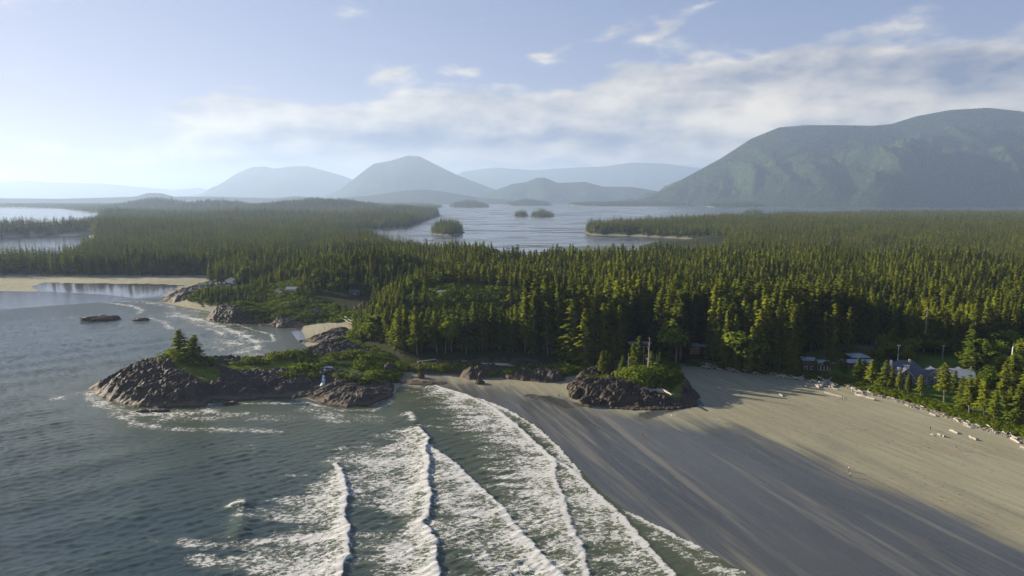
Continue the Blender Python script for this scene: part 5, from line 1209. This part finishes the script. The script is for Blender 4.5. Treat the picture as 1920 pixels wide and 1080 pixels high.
# road and car park behind the lodge, path on the lawn
M_ASPH = plain('worn_asphalt', (0.085, 0.085, 0.085), .9, .2, .5)
def sheet(name, pts, z, mat_, dz=.12):
    Pg = [at(*p, z) for p in pts]; n_ = len(Pg) // 2; V, Fc = [], []
    A_, B_ = Pg[:n_], Pg[n_:][::-1]
    for i in range(n_):
        for j in range(9): f_ = j / 8; x, y = A_[i][0] * (1 - f_) + B_[i][0] * f_, A_[i][1] * (1 - f_) + B_[i][1] * f_; V.append((x, y, zrock(x, y) + dz))
    return tag(link(bpy.data.objects.new(name, mesh_np(name, np.array(V), grid_faces(n_, 9), [mat_], True))), kind='structure')
sheet('road', [(1585, 671), (1610, 671), (1640, 671), (1670, 672), (1700, 674), (1700, 668), (1670, 666), (1640, 665), (1610, 665), (1585, 665)], 3, M_ASPH, .3)
sheet('road', [(1820, 655), (1850, 656), (1890, 660), (1925, 664), (1925, 658), (1890, 654), (1850, 650), (1820, 649)], 4, M_ASPH, .3)
M_SURGE = plain('surge_foam', (0.66, 0.68, 0.70), .7, .25, .9)
def ribbon(name, pts, wd, mat_, label):
    V = []; n_ = 0
    L_ = [ground_at(px, py, 4)[:2] for px, py in pts]; L2 = []
    for a, b_ in zip(L_[:-1], L_[1:]):
        for k in range(8): f_ = k / 8; L2.append((a[0] * (1 - f_) + b_[0] * f_, a[1] * (1 - f_) + b_[1] * f_))
    for i, (x, y) in enumerate(L2):
        x2, y2 = L2[min(i + 1, len(L2) - 1)]; x1_, y1_ = L2[max(i - 1, 0)]; d = Vector((x2 - x1_, y2 - y1_)).normalized(); w_ = wd * (1 + .45 * math.sin(i * 1.3) + .3 * math.sin(i * 2.9))
        for j in range(5): o_ = (j / 4 - .5) * w_; X, Y = x - d.y * o_, y + d.x * o_; V.append((X, Y, zrock(X, Y) + .9 - 1.2 * abs(j / 4 - .5)))
    return tag(link(bpy.data.objects.new(name, mesh_np(name, np.array(V), grid_faces(len(L2), 5), [mat_], True))), label, kind='structure')
ribbon('surge_channel_water', [(609, 689), (608, 698), (606, 708), (606, 718), (602, 728)], 1.5, M_SURGE, 'white surge water in a cleft of the headland')
ribbon('surge_channel_water', [(600, 690), (612, 690), (626, 691)], 1.6, M_SURGE, 'white surge water at the head of the cleft')
# vehicles
M_TYRE = plain('tyre_rubber', (0.02, 0.02, 0.02), .9); M_CARW = plain('white_car_paint', (0.72, 0.73, 0.74), .3, .03)
def car(px, py, L, H, label, cat, rz, name):
    r_ = root(name, px, py, 3, rz, label, cat); r_.location.z += .35; prof = [(-.5, .14), (-.5, .5), (-.44, .56), (-.3, 1.0) if cat == 'car' else (-.49, .98), (.16, 1.0) if cat == 'car' else (.30, 1.0), (.30, .60) if cat == 'car' else (.42, .58), (.48, .52), (.5, .14)]
    n_ = len(prof); V = [(x * L, y, z * H) for y in (-.9, .9) for x, z in prof]; Fc = [(i, (i + 1) % n_, n_ + (i + 1) % n_, n_ + i) for i in range(n_)] + [(0, 1, 2, 7), (2, 5, 6, 7), (2, 3, 4, 5)] + [(n_, n_ + 7, n_ + 2, n_ + 1), (n_ + 2, n_ + 7, n_ + 6, n_ + 5), (n_ + 2, n_ + 5, n_ + 4, n_ + 3)]
    part('body', (V, Fc), M_CARW, r_)
    for y in (-.93, .93):
        wn_ = ([], []); bxm(wn_, -.26 * L, .12 * L, min(y, y * .97), max(y, y * .97), .62 * H, .88 * H); part('side_window', wn_, M_GLASS, r_)
        for x in (-.32, .32): V, Fc = [], []; tube(V, Fc, (x * L, y - .1, .32), (x * L, y + .1, .32), .33, .33, 12); V2 = len(V); V += [(x * L, y - .1, .32), (x * L, y + .1, .32)]; Fc += [(V2 + s_, o_ + j, o_ + j + 1, o_ + (j + 2) % 12) for s_, o_ in ((0, 0), (1, 12)) for j in range(0, 12, 2)]; part('wheel', (V, Fc), M_TYRE, r_)
    return r_
car(1612, 669, 4.4, 1.5, 'white car parked on the road behind the hipped roof', 'car', .2, 'parked_car'); car(1856, 654, 6.0, 2.7, 'white camper van standing before the long grey roof', 'van', -.25, 'parked_van')

# ------------------------------------------------------------------ people on the beach
def cloth(n_, c_): return plain(n_, c_, .85, .05)
M_SKIN = cloth('skin', (0.42, 0.27, 0.19)); M_BLK = cloth('black_cloth', (0.02, 0.02, 0.025)); M_HAIR = cloth('brown_hair', (0.05, 0.03, 0.02))
CLO = dict(white=cloth('white_cloth', (0.75, 0.75, 0.75)), cyan=cloth('pale_cyan_cloth', (0.45, 0.66, 0.70)), red=cloth('red_cloth', (0.5, 0.06, 0.05)), orange=cloth('orange_cloth', (0.65, 0.20, 0.04)), black=M_BLK, pink=cloth('pink_cloth', (0.55, 0.25, 0.28)), blue=cloth('blue_cloth', (0.05, 0.09, 0.2)))


def person(px, py, top, low, label, stride=.2, rz=0.0, h=1.72, zz=1.0):
    J = {'pel': (0, 0, .93, .14), 'wai': (0, 0, 1.10, .125), 'che': (0, .01, 1.32, .15), 'nck': (0, .01, 1.48, .06), 'hd0': (0, 0, 1.56, .085), 'hd1': (0, 0, 1.68, .08),
         'shl': (.18, 0, 1.42, .065), 'shr': (-.18, 0, 1.42, .065), 'ell': (.26, .04, 1.15, .045), 'elr': (-.26, -.04, 1.15, .045), 'wrl': (.27, -.12, .92, .03), 'wrr': (-.27, .10, .92, .03), 'hnl': (.27, -.17, .85, .035), 'hnr': (-.27, .13, .85, .035),
         'hpl': (.10, 0, .88, .10), 'hpr': (-.10, 0, .88, .10), 'knl': (.11, -stride * .6, .50, .065), 'knr': (-.11, stride * .25, .50, .065), 'anl': (.11, -stride * .8, .08, .045), 'anr': (-.11, stride, .08, .045), 'tol': (.12, -stride * .8 - .16, .04, .04), 'tor': (-.12, stride - .16, .04, .04)}
    E = [('pel', 'wai'), ('wai', 'che'), ('che', 'nck'), ('nck', 'hd0'), ('hd0', 'hd1'), ('che', 'shl'), ('che', 'shr'), ('shl', 'ell'), ('shr', 'elr'), ('ell', 'wrl'), ('elr', 'wrr'), ('wrl', 'hnl'), ('wrr', 'hnr'), ('pel', 'hpl'), ('pel', 'hpr'), ('hpl', 'knl'), ('hpr', 'knr'), ('knl', 'anl'), ('knr', 'anr'), ('anl', 'tol'), ('anr', 'tor')]
    K = list(J); me_ = bpy.data.meshes.new('person'); me_.from_pydata([J[k][:3] for k in K], [(K.index(a), K.index(b_)) for a, b_ in E], []); o = bpy.data.objects.new('person', me_); COL.objects.link(o)
    o.modifiers.new('skin', 'SKIN'); 
    for i, k in enumerate(K): me_.skin_vertices[0].data[i].radius = (J[k][3],) * 2; me_.skin_vertices[0].data[i].use_root = i == 0
    sb = o.modifiers.new('sub', 'SUBSURF'); sb.levels = 1
    dg = bpy.context.evaluated_depsgraph_get(); dg.update(); m2 = bpy.data.meshes.new_from_object(o.evaluated_get(dg)); o.modifiers.clear(); o.data = m2
    for m_ in (M_SKIN, CLO[top], CLO[low]): m2.materials.append(m_)
    for p_ in m2.polygons:
        z = p_.center.z; p_.material_index = 0 if z > 1.47 or (abs(p_.center.x) > .22 and z < 1.02) else (1 if z > .93 else 2); p_.use_smooth = True
    x, y = at(px, py, zz); z = zrock(x, y); o.location = (x, y, z); o.rotation_euler.z = rz; tag(o, label, 'person')
    bm_ = bmesh.new(); bmesh.ops.create_uvsphere(bm_, u_segments=10, v_segments=7, radius=.105); 
    for v in bm_.verts: v.co = Vector((v.co.x, v.co.y * 1.05 + .02, max(v.co.z, -.03) + 1.66))
    hm = bpy.data.meshes.new('hair'); bm_.to_mesh(hm); bm_.free(); hm.materials.append(M_HAIR); link(bpy.data.objects.new('hair', hm), o)
    return o


person(1594, 900, 'cyan', 'black', 'person in pale cyan top standing on the dark wet sand', zz=.6, rz=.4); person(1591, 889, 'pink', 'black', 'person in pink top just behind the one in pale cyan', zz=.6, rz=2); person(1347, 796, 'white', 'blue', 'person in white top on the wet sand right of the islet', zz=.8, rz=1)
person(1259, 785, 'red', 'white', 'person in red top by the pool at the foot of the islet', zz=.6, rz=2.4); person(1205, 821, 'red', 'red', 'person dressed in red on the wet sand below the islet', zz=.5, rz=.2); person(1744, 809, 'black', 'black', 'person in black standing left of the three short stubs', zz=1.2, rz=1.6)
person(1793, 846, 'black', 'orange', 'person in black top and orange trousers on the dry sand', zz=1.2, rz=.8); person(1579, 750, 'blue', 'black', 'person in dark blue at the end of the very long thin log', zz=1.5, rz=2); person(1564, 748, 'pink', 'pink', 'person in pink near the very long thin log', zz=1.5, rz=4)
person(1048, 746, 'black', 'black', 'person in black walking the water edge left of the islet', zz=.5, rz=1.2); person(1107, 761, 'blue', 'black', 'person in dark blue beside the left foot of the islet', zz=.5, rz=.5); person(228, 556, 'black', 'black', 'left of two tiny people wading off the far beach', zz=.1); person(231, 556, 'blue', 'black', 'right of two tiny people wading off the far beach', zz=.1)
